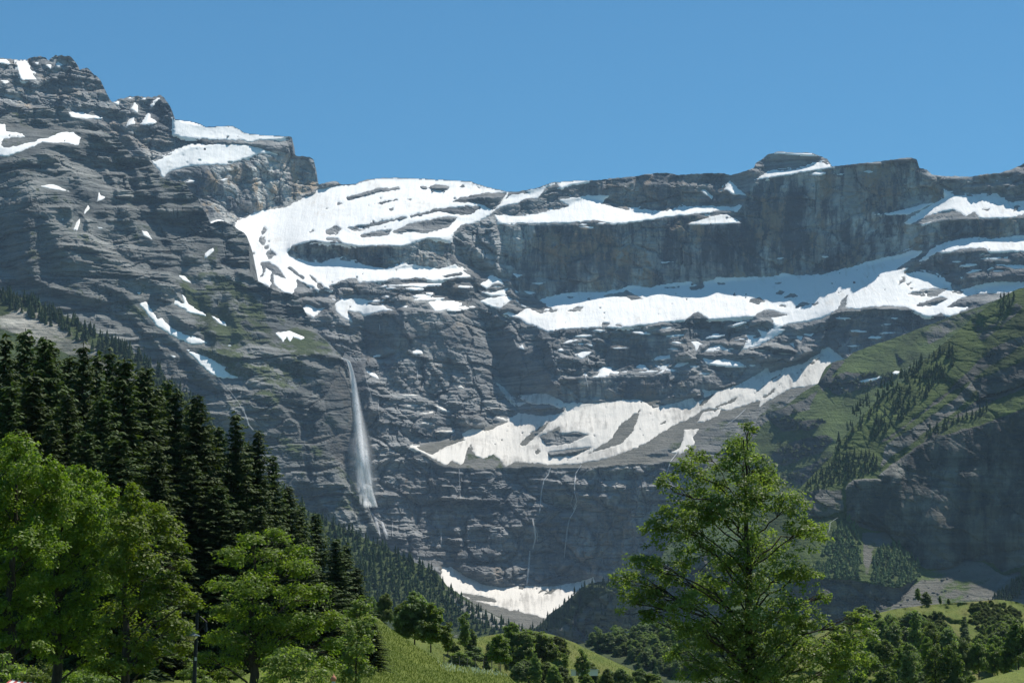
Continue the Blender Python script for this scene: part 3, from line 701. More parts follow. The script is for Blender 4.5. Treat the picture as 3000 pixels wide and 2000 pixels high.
# ------------------------------------------------------------------ dark strata mountain on the left
SKY_B = pts('-300,340 0,345 15,338 30,332 45,330 60,336 78,335 85,322 100,316 130,315 160,312 185,313 195,320 203,332 206,342 240,349 255,350 270,360 290,375 305,388 325,398 345,405 355,420 365,430 380,448 385,460 410,460 430,465 445,478 455,495 465,510 478,525 500,530 535,530 547,540 558,562 575,575 585,590 592,608 605,628 617,655 630,650 650,646 665,653 683,661 700,674 715,682 723,692 729,710 733,800 745,818 765,828 785,840 800,848 820,855 845,860 860,863 875,880 890,905 905,935 920,965 960,1000 1003,1046 1020,1090 1035,1150 1045,1230 1056,1330 1062,1430 1085,1500 1110,1560 1135,1650')
BOT_B = pts('-300,860 0,950 200,1050 400,1150 560,1280 700,1450 850,1560 1000,1640 1140,1680')
ZB = [
 Z('0,345 85,325 190,315 206,345 190,400 60,420 0,400', s=64, rough=1.0, tone=0.0, f=8),
 Z('0,365 180,385 240,400 220,430 100,420 0,462', s=38, rough=0.5, f=8),
 Z('130,340 260,352 340,405 390,470 360,500 260,440 200,400', s=56, rough=1.3, tone=-0.05),
 Z('20,450 200,430 340,470 420,560 420,640 280,620 120,560 20,520', s=50, rough=1.35, tone=0.15),
 Z('60,530 280,560 300,680 200,760 80,640', s=54, rough=1.2, tone=0.1, strat=0.6),
 Z('0,520 70,530 110,600 160,700 230,760 250,830 60,820 0,780', s=74, rough=1.0, tone=-0.25, strat=0.2, hx=-0.25, f=14),
 Z('350,440 480,530 570,560 600,640 560,720 470,690 400,600', s=60, rough=1.4, tone=-0.1),
 Z('410,560 560,580 640,660 720,690 700,800 600,760 500,740 430,680', s=54, rough=1.4, tone=-0.05),
 Z('500,690 620,720 700,800 760,830 700,840 600,800 520,780', s=66, rough=1.4, tone=-0.15),
 Z('615,655 650,646 723,690 729,712 690,735 640,720', s=56, rough=1.0, tone=0.05, f=5),
 Z('240,620 420,640 520,780 560,900 460,880 360,780 280,720', s=53, rough=1.3, tone=0.05, strat=0.5),
 Z('100,820 250,810 400,870 480,960 560,1050 440,1020 300,940', s=60, rough=1.3, tone=-0.08, strat=0.3, grass=0.16),
 Z('520,800 650,800 760,860 800,960 840,1040 700,1040 600,1000 540,900', s=46, rough=1.0, tone=0.05, strat=0.35, grass=0.42, f=16),
 Z('560,1000 700,1010 860,1040 900,1120 820,1180 700,1120 600,1080', s=52, rough=1.1, grass=0.36, strat=0.3, f=16),
 Z('760,830 880,900 920,965 860,960 800,930', s=58, rough=1.4, tone=-0.05),
 Z('800,985 860,960 930,970 1000,1040 985,1055 900,1040 840,1030', s=38, rough=0.5, grass=0.45, f=6),
 Z('860,1055 920,1040 1000,1058 1015,1120 1000,1300 940,1420 900,1300 880,1180', s=74, rough=1.3, wall=0.4, strat=0.3, tone=-0.15, f=10),
 Z('930,1080 1000,1060 1030,1150 1045,1300 1000,1400 960,1300', s=76, rough=0.4, wall=0.5, tone=-0.6, f=10),  # rock colour darkened left of the fall to stand for recess shade
 Z('640,1120 800,1160 880,1250 900,1400 850,1450 760,1380 690,1250', s=60, rough=1.3, grass=0.22, strat=0.2, tone=0.0),
 Z('900,1300 1000,1350 1062,1430 1110,1560 1000,1560 920,1450', s=60, rough=1.4, grass=0.2, strat=0.3, tone=0.1),
]
SNOW_B = [pts(q) for q in (
 '-40,360 12,365 18,385 65,392 73,402 45,403 10,406 0,430 30,432 100,415 125,408 120,420 70,440 30,455 -40,466',
 '100,412 140,405 180,388 215,388 235,405 230,426 190,418 140,418', '117,546 150,541 170,545 205,562 150,553', '290,563 295,575 312,576 285,590', '245,622 258,600 263,610 248,627', '225,650 236,635 234,655 225,677 215,674',
 '408,890 425,880 462,935 472,932 500,960 545,980 565,982 607,1004 565,1009 505,985 460,955 430,918', '509,892 512,877 540,890 533,862 553,890 575,907 605,922 600,927 560,917 520,896', '617,923 660,945 663,957 640,946', '543,1022 600,1044 662,1075 654,1082 700,1107 635,1104 600,1080 583,1062', '523,806 542,808 560,829 535,821', '415,675 430,678 446,701 422,690', '600,742 628,723 625,737 600,759', '655,1011 692,1010 672,1014',
 '806,975 850,970 893,988 880,995 858,985 850,1002 840,985 830,1002 818,988', '400,858 415,855 410,863', '285,665 300,668 290,670', '180,642 187,640 185,647', '501,1040 518,1044 508,1047', '205,336 240,333 250,340 215,344')]
B = Sheet(-300, 1140, 290, 1700, 3.0, SKY_B, BOT_B, dict(s=52, rough=1.15, tone=-0.05, grass=0.12, strat=0.65), ZB, (700, 1000, 4250),
          lam=0.3, curve=lambda x: 0.93 + 0.10 * np.clip(x, -300, 1140) / 1140.0, jag=3.0, seed=2, snow=SNOW_B)
B.relief(periods=(80, 38, 19, 10), strat=1.1, gully=26, gw=(170, 460), rough=7, blocks=0.65, asp=1.7, diag=(75, 0.85, 240), dip=-0.10, warp=42,
         bow=lambda x, z: 90 * np.sin(x / 330.0 + 0.6))
B.add_snow(SNOW_B)
B.off *= 1 - 0.75 * sstep(-46, -4, B.tot)
B.finish()
B.build('mountain', M_ROCKB, 'dark layered rock mountain rising on the left with narrow snow gullies')
B.build_snow(M_SNOW)

# ------------------------------------------------------------------ green mountain on the right
SKY_F1 = pts('1780,1800 1900,1720 1965,1570 2015,1440 2080,1345 2150,1290 2215,1240 2225,1215 2300,1190 2350,1150 2400,1120 2410,1098 2420,1075 2440,1060 2480,1050 2500,1032 2560,1010 2620,990 2700,960 2740,945 2780,930 2840,908 2870,898 2900,885 3000,850 3300,760')
BOT_F1 = pts('1780,1800 1900,1720 2200,1700 2300,1600 2500,1420 2700,1260 3000,1060 3300,1000')
ZF1 = [
 Z('2250,1225 2290,1200 2330,1225 2420,1232 2370,1262 2290,1265', s=66, grass=0.15, tone=-0.1, hx=-0.2),
 Z('2255,1330 2330,1285 2420,1270 2445,1290 2400,1330 2300,1365 2260,1355', s=68, grass=0.12, tone=-0.2, hx=-0.25),
 Z('2420,1115 2480,1085 2570,1105 2640,1090 2600,1122 2500,1150 2440,1165', s=66, grass=0.2, tone=-0.2, hx=-0.1),
 Z('2625,1035 2655,1062 2632,1070', s=72, tone=-0.4, hx=-0.4, grass=0, f=3),
 Z('2400,1120 2440,1062 2480,1052 2430,1110 2410,1150', s=64, tone=-0.3, grass=0.1, f=4),
 Z('2000,1400 2225,1215 2330,1180 2400,1140 2370,1200 2250,1230 2200,1290 2050,1400', s=46, grass=0.05, tone=0.4, f=8),
 Z('2270,1400 2440,1330 2480,1330 2380,1420 2290,1440', s=64, grass=0.2, tone=-0.15, hx=-0.2),
 Z('2700,960 2840,910 2900,900 2820,960 2720,1010', s=48, grass=0.3, tone=0.2),
]
SNOW_F1 = [pts(q) for q in ('2463,1136 2490,1124 2472,1136', '2508,1118 2530,1112 2560,1106 2600,1098 2565,1112 2530,1120', '2613,1092 2622,1087 2640,1088 2667,1074 2645,1086 2622,1098')]
F1 = Sheet(1780, 3300, 740, 1820, 4.0, SKY_F1, BOT_F1, dict(s=43, rough=0.55, grass=0.95, tone=-0.05), ZF1, (2400, 1300, 3700),
           lam=0.3, curve=lambda x: 1.06 - 0.10 * (x - 1900) / 1400.0, jag=2.5, seed=3, snow=SNOW_F1)
F1.relief(periods=(60, 26, 12), strat=0.25, gully=24, gw=(130, 300), rough=7, dip=0.3, warp=40, blocks=0.5, diag=(30, 0.5, 160))
F1.add_snow(SNOW_F1)
F1.finish()
F1.build('hillside', M_ROCKF, 'grassy upper slope with rock bands and thin snow strips on the right')
F1.build_snow(M_SNOW)

SKY_F2 = pts('2120,1850 2190,1640 2250,1500 2300,1460 2340,1432 2380,1392 2420,1352 2440,1332 2460,1292 2500,1252 2560,1182 2600,1147 2650,1112 2700,1062 2750,1017 2800,977 2850,930 2900,892 2945,865 2985,845 3000,843 3300,780')
BOT_F2 = pts('2120,1880 3300,1880')
ZF2 = [
 Z('2560,1300 2640,1250 2720,1190 2800,1120 2860,1060 2920,1010 2990,985 3300,880 3300,980 3000,1012 2900,1080 2800,1145 2700,1215 2640,1265 2600,1295', s=68, hx=-0.3, grass=0.12, tone=-0.15),
 Z('2600,1297 2640,1268 2700,1218 2800,1148 2900,1085 3000,1022 3300,900 3300,960 3000,1052 2900,1107 2800,1167 2720,1227 2650,1277', s=38, grass=0.95, hx=0.1, f=5),
 Z('2590,1300 2680,1250 2780,1180 2850,1110 2880,1115 2850,1170 2760,1230 2680,1290 2620,1330 2580,1370', s=54, tone=0.75, grass=0.08, f=8),
 Z('2840,930 2960,865 3000,900 2940,960 2880,1000 2850,980', s=55, tone=0.3, grass=0.35, hx=-0.15),
 Z('2860,1110 3000,1050 3300,960 3300,1080 3000,1142 2880,1200 2780,1232 2860,1170', s=74, hx=-0.3, grass=0.05, tone=-0.1, f=8),
 Z('2690,1277 2760,1237 2860,1197 3000,1137 3300,1040 3300,1120 3000,1192 2900,1227 2800,1257 2710,1297', s=44, grass=0.6, f=6),
 Z('3000,1197 2900,1232 2820,1257 2760,1277 2700,1302 2650,1332 2620,1362 2580,1402 2500,1402 2475,1432 2480,1500 2482,1530 2510,1542 2560,1555 2600,1556 2620,1582 2650,1602 2680,1642 2710,1670 2760,1667 2800,1660 2830,1645 2880,1643 2910,1652 2935,1677 3000,1660 3300,1640 3300,1110', s=79, hx=-0.15, wall=0.9, tone=-0.1, rough=0.4, strat=0.3, grass=0.0, f=5),
 Z('2320,1452 2400,1432 2470,1432 2478,1500 2400,1522 2330,1500', s=64, tone=0.15, grass=0.2),
 Z('2570,1395 2640,1340 2670,1325 2640,1400 2600,1430 2585,1440 2620,1390', s=50, tone=0.9, grass=0.0, f=4),
 Z('2490,1390 2500,1400 2480,1430 2465,1425', s=48, tone=0.9, f=3),
 Z('2380,1692 2440,1600 2470,1530 2560,1558 2620,1590 2680,1645 2710,1672 2700,1700 2640,1722 2500,1697', s=38, grass=0.85, rough=0.4, f=6),
 Z('2525,1558 2600,1558 2622,1592 2560,1612 2545,1690 2533,1690 2528,1620', s=36, gravel=0.8, grass=0.25, rough=0.4, f=5),
 Z('2370,1692 2500,1697 2640,1722 2690,1692 2640,1762 2560,1800 2520,1850 2250,1880 2330,1700', s=80, wall=0.6, tone=0.0, grass=0.0, hx=-0.15, f=5),
 Z('2710,1672 2760,1667 2830,1646 2880,1644 2935,1680 2990,1700 3300,1720 3300,1880 2500,1880 2560,1800 2640,1762 2690,1700', s=33, gravel=0.9, grass=0.22, rough=0.2, f=4),
 Z('2912,1724 2930,1692 2985,1672 2992,1682 2950,1702 2925,1724', s=36, gravel=0.0, tone=1.0, grass=0.0, f=3),
]
F2 = Sheet(2120, 3300, 760, 1900, 4.0, SKY_F2, BOT_F2, dict(s=45, rough=0.65, grass=0.95, tone=-0.05), ZF2, (2700, 1700, 2400),
           lam=0.35, jag=2.5, seed=4)
F2.relief(periods=(48, 20, 10), strat=0.25, gully=20, gw=(90, 260), rough=6, dip=0.4, warp=30, blocks=0.5, diag=(30, -0.7, 150))
F2.finish()
F2.build('hillside', M_ROCKF, 'steep green ridge on the right with a huge shaded cliff and scree at its foot')

# ------------------------------------------------------------------ wooded hillside on the left, dark slope on the right of the valley
SKY_C = pts('-300,700 0,850 100,885 200,930 300,985 400,1040 480,1100 560,1170 600,1220 650,1290 720,1360 800,1425 850,1455 900,1495 1000,1545 1100,1590 1200,1640 1280,1675 1310,1715 1400,1775 1500,1825 1560,1845 1640,1905')
ZC = [
 Z('-300,880 0,930 60,900 130,920 200,960 260,1000 330,1060 400,1085 440,1130 330,1110 250,1050 170,1035 100,1015 60,985 0,970', s=36, tone=0.8, grass=0.18, rough=0.6, f=14),
 Z('480,1100 560,1180 600,1260 560,1240 500,1160', s=44, tone=0.8, grass=0.1),
 Z('1300,1720 1400,1780 1560,1850 1450,1840 1340,1780', s=34, tone=0.6, grass=0.1, f=6),
]
C = Sheet(-300, 1640, 680, 2080, 5.0, SKY_C, pts('-300,2080 1640,2080'), dict(s=37, rough=0.5, grass=0.75), ZC, (560, 1300, 2500),
          lam=0.3, curve=lambda x: 0.97 + 0.06 * (x + 300) / 1900.0, jag=2.0, seed=5)
C.relief(blocks=0.25, periods=(40, 15), strat=0.3, gully=10, gw=(90, 300), rough=7, dip=0.2, warp=30)
C.finish()
C.build('hillside', M_HILL, 'pale scree and forest hillside in front of the dark left mountain')

SKY_E = pts('1420,1900 1500,1860 1560,1842 1590,1822 1610,1797 1640,1777 1680,1742 1700,1722 1730,1707 1800,1697 1900,1665 2000,1640 2100,1620 2200,1600 2300,1590 2420,1600')
E = Sheet(1420, 2420, 1560, 2080, 5.0, SKY_E, pts('1420,2080 2420,2080'), dict(s=75, rough=1.0, tone=-0.2, grass=0.25), [
 Z('1560,1845 1700,1725 1800,1700 1900,1670 1900,1700 1740,1750 1640,1840', s=45, grass=0.8)], (1800, 1850, 2900), lam=0.4,
          curve=lambda x: 1.08 - 0.12 * (x - 1420) / 1000.0, jag=2.0, seed=6)
E.relief(periods=(40, 15), strat=0.5, gully=14, gw=(80, 260), rough=8, dip=0.2, warp=30)
E.finish()
E.build('hillside', M_HILL, 'dark shaded wooded slope closing the right side of the valley floor')
print('tris', A.ntri + B.ntri + C.ntri + E.ntri + F1.ntri + F2.ntri)
for _n, _s, _p in (('B', B, ([100, 400, 700, 1000], [400, 600, 900, 1300])), ('F1', F1, ([2300, 2700], [1300, 1000])), ('F2', F2, ([2500, 2900, 2900], [1300, 900, 1400])), ('C', C, ([100, 600, 1400], [950, 1300, 1800])), ('A', A, ([100, 1100, 2400, 2700], [300, 1300, 1100, 950]))):
    print(_n, _s.grid_at(_s.Ds, *_p).round())
# ------------------------------------------------------------------ near ground: lawns, knolls, valley floor
def grass_material(name, a, b, dry):
    t = NT(name, 0.9)
    n = t.noise(0.35, 6, 0.65)
    n2 = t.noise((0.06, 0.06, 0.06), 4, 0.6)
    c = t.ramp(n, [(0.3, a), (0.7, b)])
    c = t.mix(t.mr(n2, 0.5, 0.68, 0, 0.75), c, dry)
    c = t.mix(t.mr(t.noise(1.6, 5, 0.7), 0.55, 0.75, 0, 0.6), c, tuple(v * 0.5 for v in a))
    t.color(c)
    t.bump(t.noise(2.2, 5, 0.7), 0.9, 0.35)
    return t.m

M_GRASS = grass_material('meadow_grass', (0.095, 0.13, 0.022), (0.17, 0.20, 0.038), (0.21, 0.21, 0.065))
M_MOOR = grass_material('knoll_grass', (0.075, 0.11, 0.018), (0.145, 0.165, 0.032), (0.17, 0.145, 0.055))
M_FLOOR = grass_material('valley_floor', (0.03, 0.045, 0.018), (0.06, 0.085, 0.03), (0.07, 0.08, 0.035))

def zg(x, y):
    z = np.interp(y, [-400, -20, 40, 70, 90, 120, 170, 300, 700, 1500, 3500, 9000], [-3, -1.8, -2.4, -2.6, -1.3, -0.15, -0.1, -4, -14, -30, -40, -45])
    z = np.where(z > -3.2, z + (-3.2 - z) * np.clip((x / np.maximum(np.asarray(y), 1) + 0.115) / 0.03, 0, 1) * (np.asarray(y) > 60), z)
    z = z - 0.10 * np.clip(x - 5, 0, 40) * np.exp(-(np.asarray(y) / 260.0) ** 2)
    return z + 0.25 * noise(np.asarray(x) / 18.0, np.asarray(y) / 18.0, 5)

gx_ = np.concatenate([-np.geomspace(9000, 60, 40), np.linspace(-55, 55, 111), np.geomspace(60, 9000, 40)])
gy_ = np.concatenate([np.linspace(-600, 20, 20), np.linspace(22, 200, 120), np.geomspace(204, 9500, 60)])
GX, GY = np.meshgrid(gx_, gy_)
_V = np.stack([GX, GY, zg(GX, GY)], -1).reshape(-1, 3)
_i = np.arange(GX.size).reshape(GX.shape)
link('ground', mesh_np('ground', _V, np.stack([_i[:-1, :-1], _i[:-1, 1:], _i[1:, 1:], _i[1:, :-1]], -1).reshape(-1, 4), smooth=True, mats=[M_GRASS]),
     kind='structure', label='green lawn under the trees and valley floor beyond')

def near_sheet(name, x0, x1, y0, y1, step, sky, base, ref, mat, label, curve=None, seed=0, jag=1.0, bumps=0.6, zones=()):
    n = Sheet(x0, x1, y0, y1, step, pts(sky), pts('%d,%d %d,%d' % (x0, y1, x1, y1)), dict(s=base), zones, ref, lam=0.3, curve=curve, jag=jag, seed=seed)
    Xw, Zw = n.world()
    sc = ref[2] / 150.0
    n.off = bumps * sc * fbm(n.X / 60, n.Y / 22, 4, seed) - bumps * 0.25 * sc * np.abs(fbm(n.X / 12, n.Y / 6, 3, seed + 4))
    n.finish()
    n.build(name, mat, label, smooth=True)
    return n

N1 = near_sheet('meadow', 640, 1640, 1780, 2180, 4.0, '640,2010 800,1940 950,1870 1000,1835 1040,1806 1075,1797 1110,1812 1150,1845 1200,1878 1260,1918 1300,1942 1400,1958 1480,1972 1520,2005 1640,2110',
                17, (1200, 2000, 140), M_GRASS, 'bright green sloping meadow beside the foreground trees', seed=61, curve=lambda x: 1 + 0.10 * (x - 1200) / 500.0)
N2 = near_sheet('knoll', 1000, 2080, 1820, 2140, 4.0, '1000,1850 1180,1850 1300,1868 1380,1870 1480,1852 1560,1846 1620,1858 1680,1880 1750,1914 1850,1960 1950,2002 2080,2060',
                15, (1500, 2000, 330), M_MOOR, 'grassy knoll with dark bushes in the middle of the valley', seed=62, curve=lambda x: 1 + 0.12 * (x - 1500) / 500.0)
N3 = near_sheet('knoll', 2300, 3250, 1740, 2120, 4.0, '2300,1900 2450,1832 2510,1813 2560,1798 2620,1783 2700,1773 2800,1765 2870,1760 2920,1755 2980,1762 3000,1770 3250,1800',
                24, (2700, 1900, 620), M_MOOR, 'flat topped grassy knoll with heather on the right', seed=63, bumps=0.9)
N4 = near_sheet('meadow', 2600, 3300, 1880, 2180, 4.0, '2600,2110 2700,2062 2780,2022 2860,1994 2920,1978 3000,1957 3300,1900',
                12, (2950, 2000, 230), M_GRASS, 'small sunlit meadow at the lower right', seed=64)
N5 = near_sheet('valley_floor', 1500, 2500, 1820, 2140, 5.0, '1500,1930 1600,1900 1700,1885 1800,1872 2000,1862 2200,1850 2500,1840',
                20, (1900, 1950, 950), M_FLOOR, 'wooded valley floor behind the knoll', seed=65)
# ------------------------------------------------------------------ foliage
def leaf_material(name, c0, c1, trans, rough=0.55, spec=0.3):
    t = NT(name, rough)
    t.b.inputs['Specular IOR Level'].default_value = spec
    r = t.attr('rnd')
    c = t.ramp(r, [(0.0, c0), (1.0, c1)])
    oi = t.n.new('ShaderNodeObjectInfo')
    hs = t.n.new('ShaderNodeHueSaturation')
    t.l.new(t.mr(oi.outputs['Random'], 0, 1, 0.492, 0.51), hs.inputs['Hue'])
    t.l.new(t.mr(oi.outputs['Random'], 0, 1, 0.88, 1.2), hs.inputs['Value'])
    t.l.new(c, hs.inputs['Color'])
    t.color(hs.outputs[0])
    if trans > 0:
        tr = t.n.new('ShaderNodeBsdfTranslucent')
        m2 = t.mix(1.0, hs.outputs[0], (1.25, 1.35, 0.55), 'MULTIPLY')
        t.l.new(m2, tr.inputs['Color'])
        mx = t.n.new('ShaderNodeMixShader'); mx.inputs[0].default_value = trans
        t.l.new(t.b.outputs[0], mx.inputs[1]); t.l.new(tr.outputs[0], mx.inputs[2])
        t.l.new(mx.outputs[0], t.out.inputs['Surface'])
    return t.m

M_LEAF = leaf_material('leaf_bright', (0.085, 0.14, 0.016), (0.175, 0.23, 0.03), 0.48)
M_LEAF2 = leaf_material('leaf_mid', (0.095, 0.145, 0.034), (0.19, 0.24, 0.072), 0.55, 0.5, 0.25)
M_LEAF3 = leaf_material('leaf_grey_green', (0.105, 0.155, 0.058), (0.20, 0.255, 0.11), 0.55)
M_LEAF4 = leaf_material('leaf_olive', (0.08, 0.11, 0.03), (0.16, 0.20, 0.055), 0.55)
M_FIR = leaf_material('needles', (0.022, 0.042, 0.012), (0.068, 0.098, 0.028), 0.25, 0.7, 0.2)
M_FARFIR = leaf_material('far_needles', (0.018, 0.030, 0.012), (0.062, 0.086, 0.028), 0.0, 0.9, 0.1)
M_FARWOOD = leaf_material('far_wood', (0.03, 0.05, 0.02), (0.10, 0.14, 0.05), 0.0, 0.9, 0.1)
M_HEATH = leaf_material('heather', (0.045, 0.045, 0.025), (0.075, 0.06, 0.035), 0.1, 0.9, 0.1)

def bark_material():
    t = NT('bark', 0.95)
    c = t.ramp(t.noise((9, 9, 2.0), 5, 0.65), [(0.3, (0.022, 0.018, 0.014)), (0.7, (0.075, 0.062, 0.05))])
    t.color(c); t.bump(t.noise((14, 14, 3), 4, 0.6), 0.8, 0.03)
    return t.m
M_BARK = bark_material()

def unit(v):
    return v / (np.linalg.norm(v, axis=-1, keepdims=True) + 1e-9)

def quads(c, nrm, size, aspect, rng, along=None):
    n = len(c)
    r = rng.normal(size=(n, 3)) if along is None else along
    t = unit(r - nrm * np.sum(r * nrm, 1, keepdims=True))
    b = np.cross(nrm, t)
    L = np.asarray(size)[:, None] * 0.5
    W = L * aspect
    V = np.stack([c - t * L, c + b * W - t * L * 0.15, c + t * L, c - b * W - t * L * 0.15], 1).reshape(-1, 3)
    return V, np.arange(4 * n).reshape(n, 4)

def crown_mesh(name, clumps, dens, leaf, mat, rng, flat=0.7, aspect=0.55, sub=0.34, up=0.8, core=0.22, topbias=0.25, nsub=3.6):
    Cs, Ns, Rn = [], [], []
    for (c, r) in clumps:
        rs0 = max(sub * r ** 0.6, leaf)
        ns = max(6, int(nsub * (r / rs0) ** 2))
        d = unit(rng.normal(size=(ns, 3))); d[:, 2] = d[:, 2] * 0.85 + topbias; d = unit(d)
        rad = r * np.where(rng.random(ns) < core, rng.uniform(0.1, 0.6, ns), rng.uniform(0.7, 1.0, ns))
        sc = np.array(c) + d * rad[:, None] * np.array([1, 1, flat + 0.15])
        rs = np.maximum(sub * r ** 0.6 * rng.uniform(0.7, 1.3, ns), leaf)
        k = max(6, int(dens))
        kk = (k * (rs / sub) ** 1.5 * rng.uniform(0.6, 1.4, ns)).astype(int) + 3
        ids = np.repeat(np.arange(ns), kk)
        g = unit(rng.normal(size=(len(ids), 3))) * (rng.random(len(ids)) ** 0.5)[:, None]
        p = sc[ids] + g * rs[ids][:, None] * np.array([1.15, 1.15, flat])
        nn = unit(up * np.array([0, 0, 1]) + 0.55 * d[ids] + 0.5 * g + 0.55 * rng.normal(size=(len(ids), 3)))
        Cs.append(p); Ns.append(nn)
        Rn.append(np.clip(rng.normal(0.5, 0.22, ns)[ids] + rng.normal(0, 0.18, len(ids)), 0, 1))
    c = np.vstack(Cs); n = np.vstack(Ns); rn = np.concatenate(Rn)
    V, Q = quads(c, n, leaf * rng.uniform(0.65, 1.35, len(c)), aspect, rng)
    return mesh_np(name, V, Q, {'rnd': np.repeat(rn, 4)}, mats=[mat])

def limb_path(a, b, sag, rng, n=7):
    a = np.asarray(a, float); b = np.asarray(b, float)
    t = np.linspace(0, 1, n)[:, None]
    p = a + (b - a) * t
    p[:, 2] += sag * np.sin(np.pi * t[:, 0])
    L = np.linalg.norm(b - a)
    p[1:-1] += rng.normal(size=(n - 2, 3)) * L * 0.025
    return p

def fg_tree(name, D, base, clumps, dens, leaf, mat, label, cat='tree', seed=0, trunk_r=0.16, trunk_top=None, spread=1.0, group=None, trunk_px=None, depth=1.0, **kw):
    """clumps in photograph pixels, placed round the tree's own axis at distance D"""
    rng = np.random.default_rng(seed)
    b = P(base[0], base[1], D)
    gz = float(zg(b[0], D)) - 0.1
    root = bpy.data.objects.new(name, None); COL.objects.link(root)
    root.location = (b[0], D, gz)
    tag(root, None, label, cat, group)
    L = []
    m = D / F
    ax = b[0]
    for k, q in enumerate(clumps):
        w = P(q[0], q[1], D)
        r = q[2] * m * spread
        hw = abs(w[0] - ax)
        dz = (q[3] if len(q) > 3 else rng.uniform(-1, 1)) * (0.9 + 0.5 * r) * depth
        L.append(((w[0] - b[0], dz, w[2] - gz), r))
    top = max(c[2] + 0.2 * r for c, r in L) if trunk_top is None else trunk_top * m
    xt = trunk_px if trunk_px is not None else 0
    tp = np.array([[0, 0, 0], [0.05, 0.02, top * 0.25], [-0.04 + xt * m * 0.5, 0, top * 0.5], [0.03 + xt * m, 0.04, top * 0.75], [xt * m, 0, top * 0.97]])
    a = Acc()
    zz = np.linspace(0, top * 0.97, 12)
    path = np.stack([np.interp(zz, tp[:, 2], tp[:, 0]), np.interp(zz, tp[:, 2], tp[:, 1]), zz], -1)
    path[1:, :2] += rng.normal(size=(11, 2)) * trunk_r * 0.25
    a.tube(path, trunk_r * np.linspace(1.15, 0.12, 12), 8)
    for (c, r) in L:
        c = np.array(c)
        za = max(min(c[2] - 0.5 * math.hypot(c[0], c[1]) - 0.5 * r, top * 0.85), top * 0.12)
        st = np.array([np.interp(za, path[:, 2], path[:, 0]), np.interp(za, path[:, 2], path[:, 1]), za])
        p = limb_path(st, c, 0.12 * np.linalg.norm(c - st), rng)
        r0 = trunk_r * (0.27 - 0.17 * za / top)
        a.tube(p, np.linspace(r0, 0.012, len(p)), 5)
        for q in range(4):
            d = unit(rng.normal(size=3) + np.array([0, 0, 0.5])) * r * 0.85
            a.tube(limb_path(p[4], c + d, 0.05, rng, 5), np.linspace(r0 * 0.4, 0.006, 5), 4)
    link('trunk', a.mesh('trunk', M_BARK), parent=root)
    link('crown', crown_mesh('crown', L, dens, leaf, mat, rng, **kw), parent=root)
    return root

# far conifer: a few ragged skirts of branches
def far_conifer(seed, h=1.0, r=0.19, tiers=6, seg=7):
    rng = np.random.default_rng(seed)
    V, Q, R = [], [], []; n = 0
    for k in range(tiers):
        z0 = h * (0.06 + 0.86 * k / tiers); z1 = min(z0 + h * 0.30, h)
        rr = r * (1 - (k / tiers) ** 1.1) + 0.015
        th = np.arange(seg) * 2 * np.pi / seg + rng.random() * 6
        rad = rr * rng.uniform(0.6, 1.25, seg)
        zz = z0 + rng.uniform(-0.035, 0.03, seg) * h
        ring = np.stack([rad * np.cos(th), rad * np.sin(th), zz], -1)
        V.append(np.vstack([ring, [[rng.uniform(-.01, .01), rng.uniform(-.01, .01), z1]]]))
        for j in range(seg):
            if rng.random() < 0.93:
                Q.append([n + j, n + (j + 1) % seg, n + seg])
        n += seg + 1
        R.append(np.clip(rng.uniform(0, 1, seg + 1) * 0.7 + 0.15, 0, 1))
    return np.vstack(V), np.array(Q), np.concatenate(R)

def far_broad(seed, h=1.0, r=0.36, n=150, wide=1.0):
    rng = np.random.default_rng(seed)
    cl = []
    for k in range(7):
        z = rng.uniform(0.28, 0.82) * h
        rr = r * (0.65 - 0.35 * abs(z / h - 0.5))
        a = rng.random() * 6.3; d = r * 0.55 * rng.random() * (1.25 - z / h)
        cl.append((np.array([d * math.cos(a) * wide, d * math.sin(a) * wide, z]), rr * 0.8))
    Cs, Ns, Rn = [], [], []
    for c, rr in cl:
        d = unit(rng.normal(size=(n // 7, 3)) + np.array([0, 0, 0.35]))
        Cs.append(c + d * rr * rng.uniform(0.7, 1.0, (len(d), 1))); Ns.append(unit(d + 0.6 * rng.normal(size=d.shape) + np.array([0, 0, .4])))
        Rn.append(np.full(len(d), rng.random()) * 0.6 + rng.random(len(d)) * 0.4)
    V, Q = quads(np.vstack(Cs), np.vstack(Ns), np.full(sum(len(c) for c in Cs), 0.12 * h), 0.7, rng)
    return V, Q, np.repeat(np.concatenate(Rn), 4)

CON = [far_conifer(300 + k) for k in range(5)]
CON_ME = [mesh_np('far_conifer', v, q, {'rnd': r}, mats=[M_FARFIR]) for v, q, r in CON]

def poly_points(poly, spacing, rng, jit=0.45):
    poly = pts(poly) if isinstance(poly, str) else poly
    x0, y0 = poly.min(0); x1, y1 = poly.max(0)
    gx, gy = np.meshgrid(np.arange(x0, x1, spacing), np.arange(y0, y1, spacing))
    gx = gx + rng.uniform(-jit, jit, gx.shape) * spacing; gy = gy + rng.uniform(-jit, jit, gy.shape) * spacing
    k = poly_inside(poly, gx, gy)
    return np.stack([gx[k], gy[k]], -1)

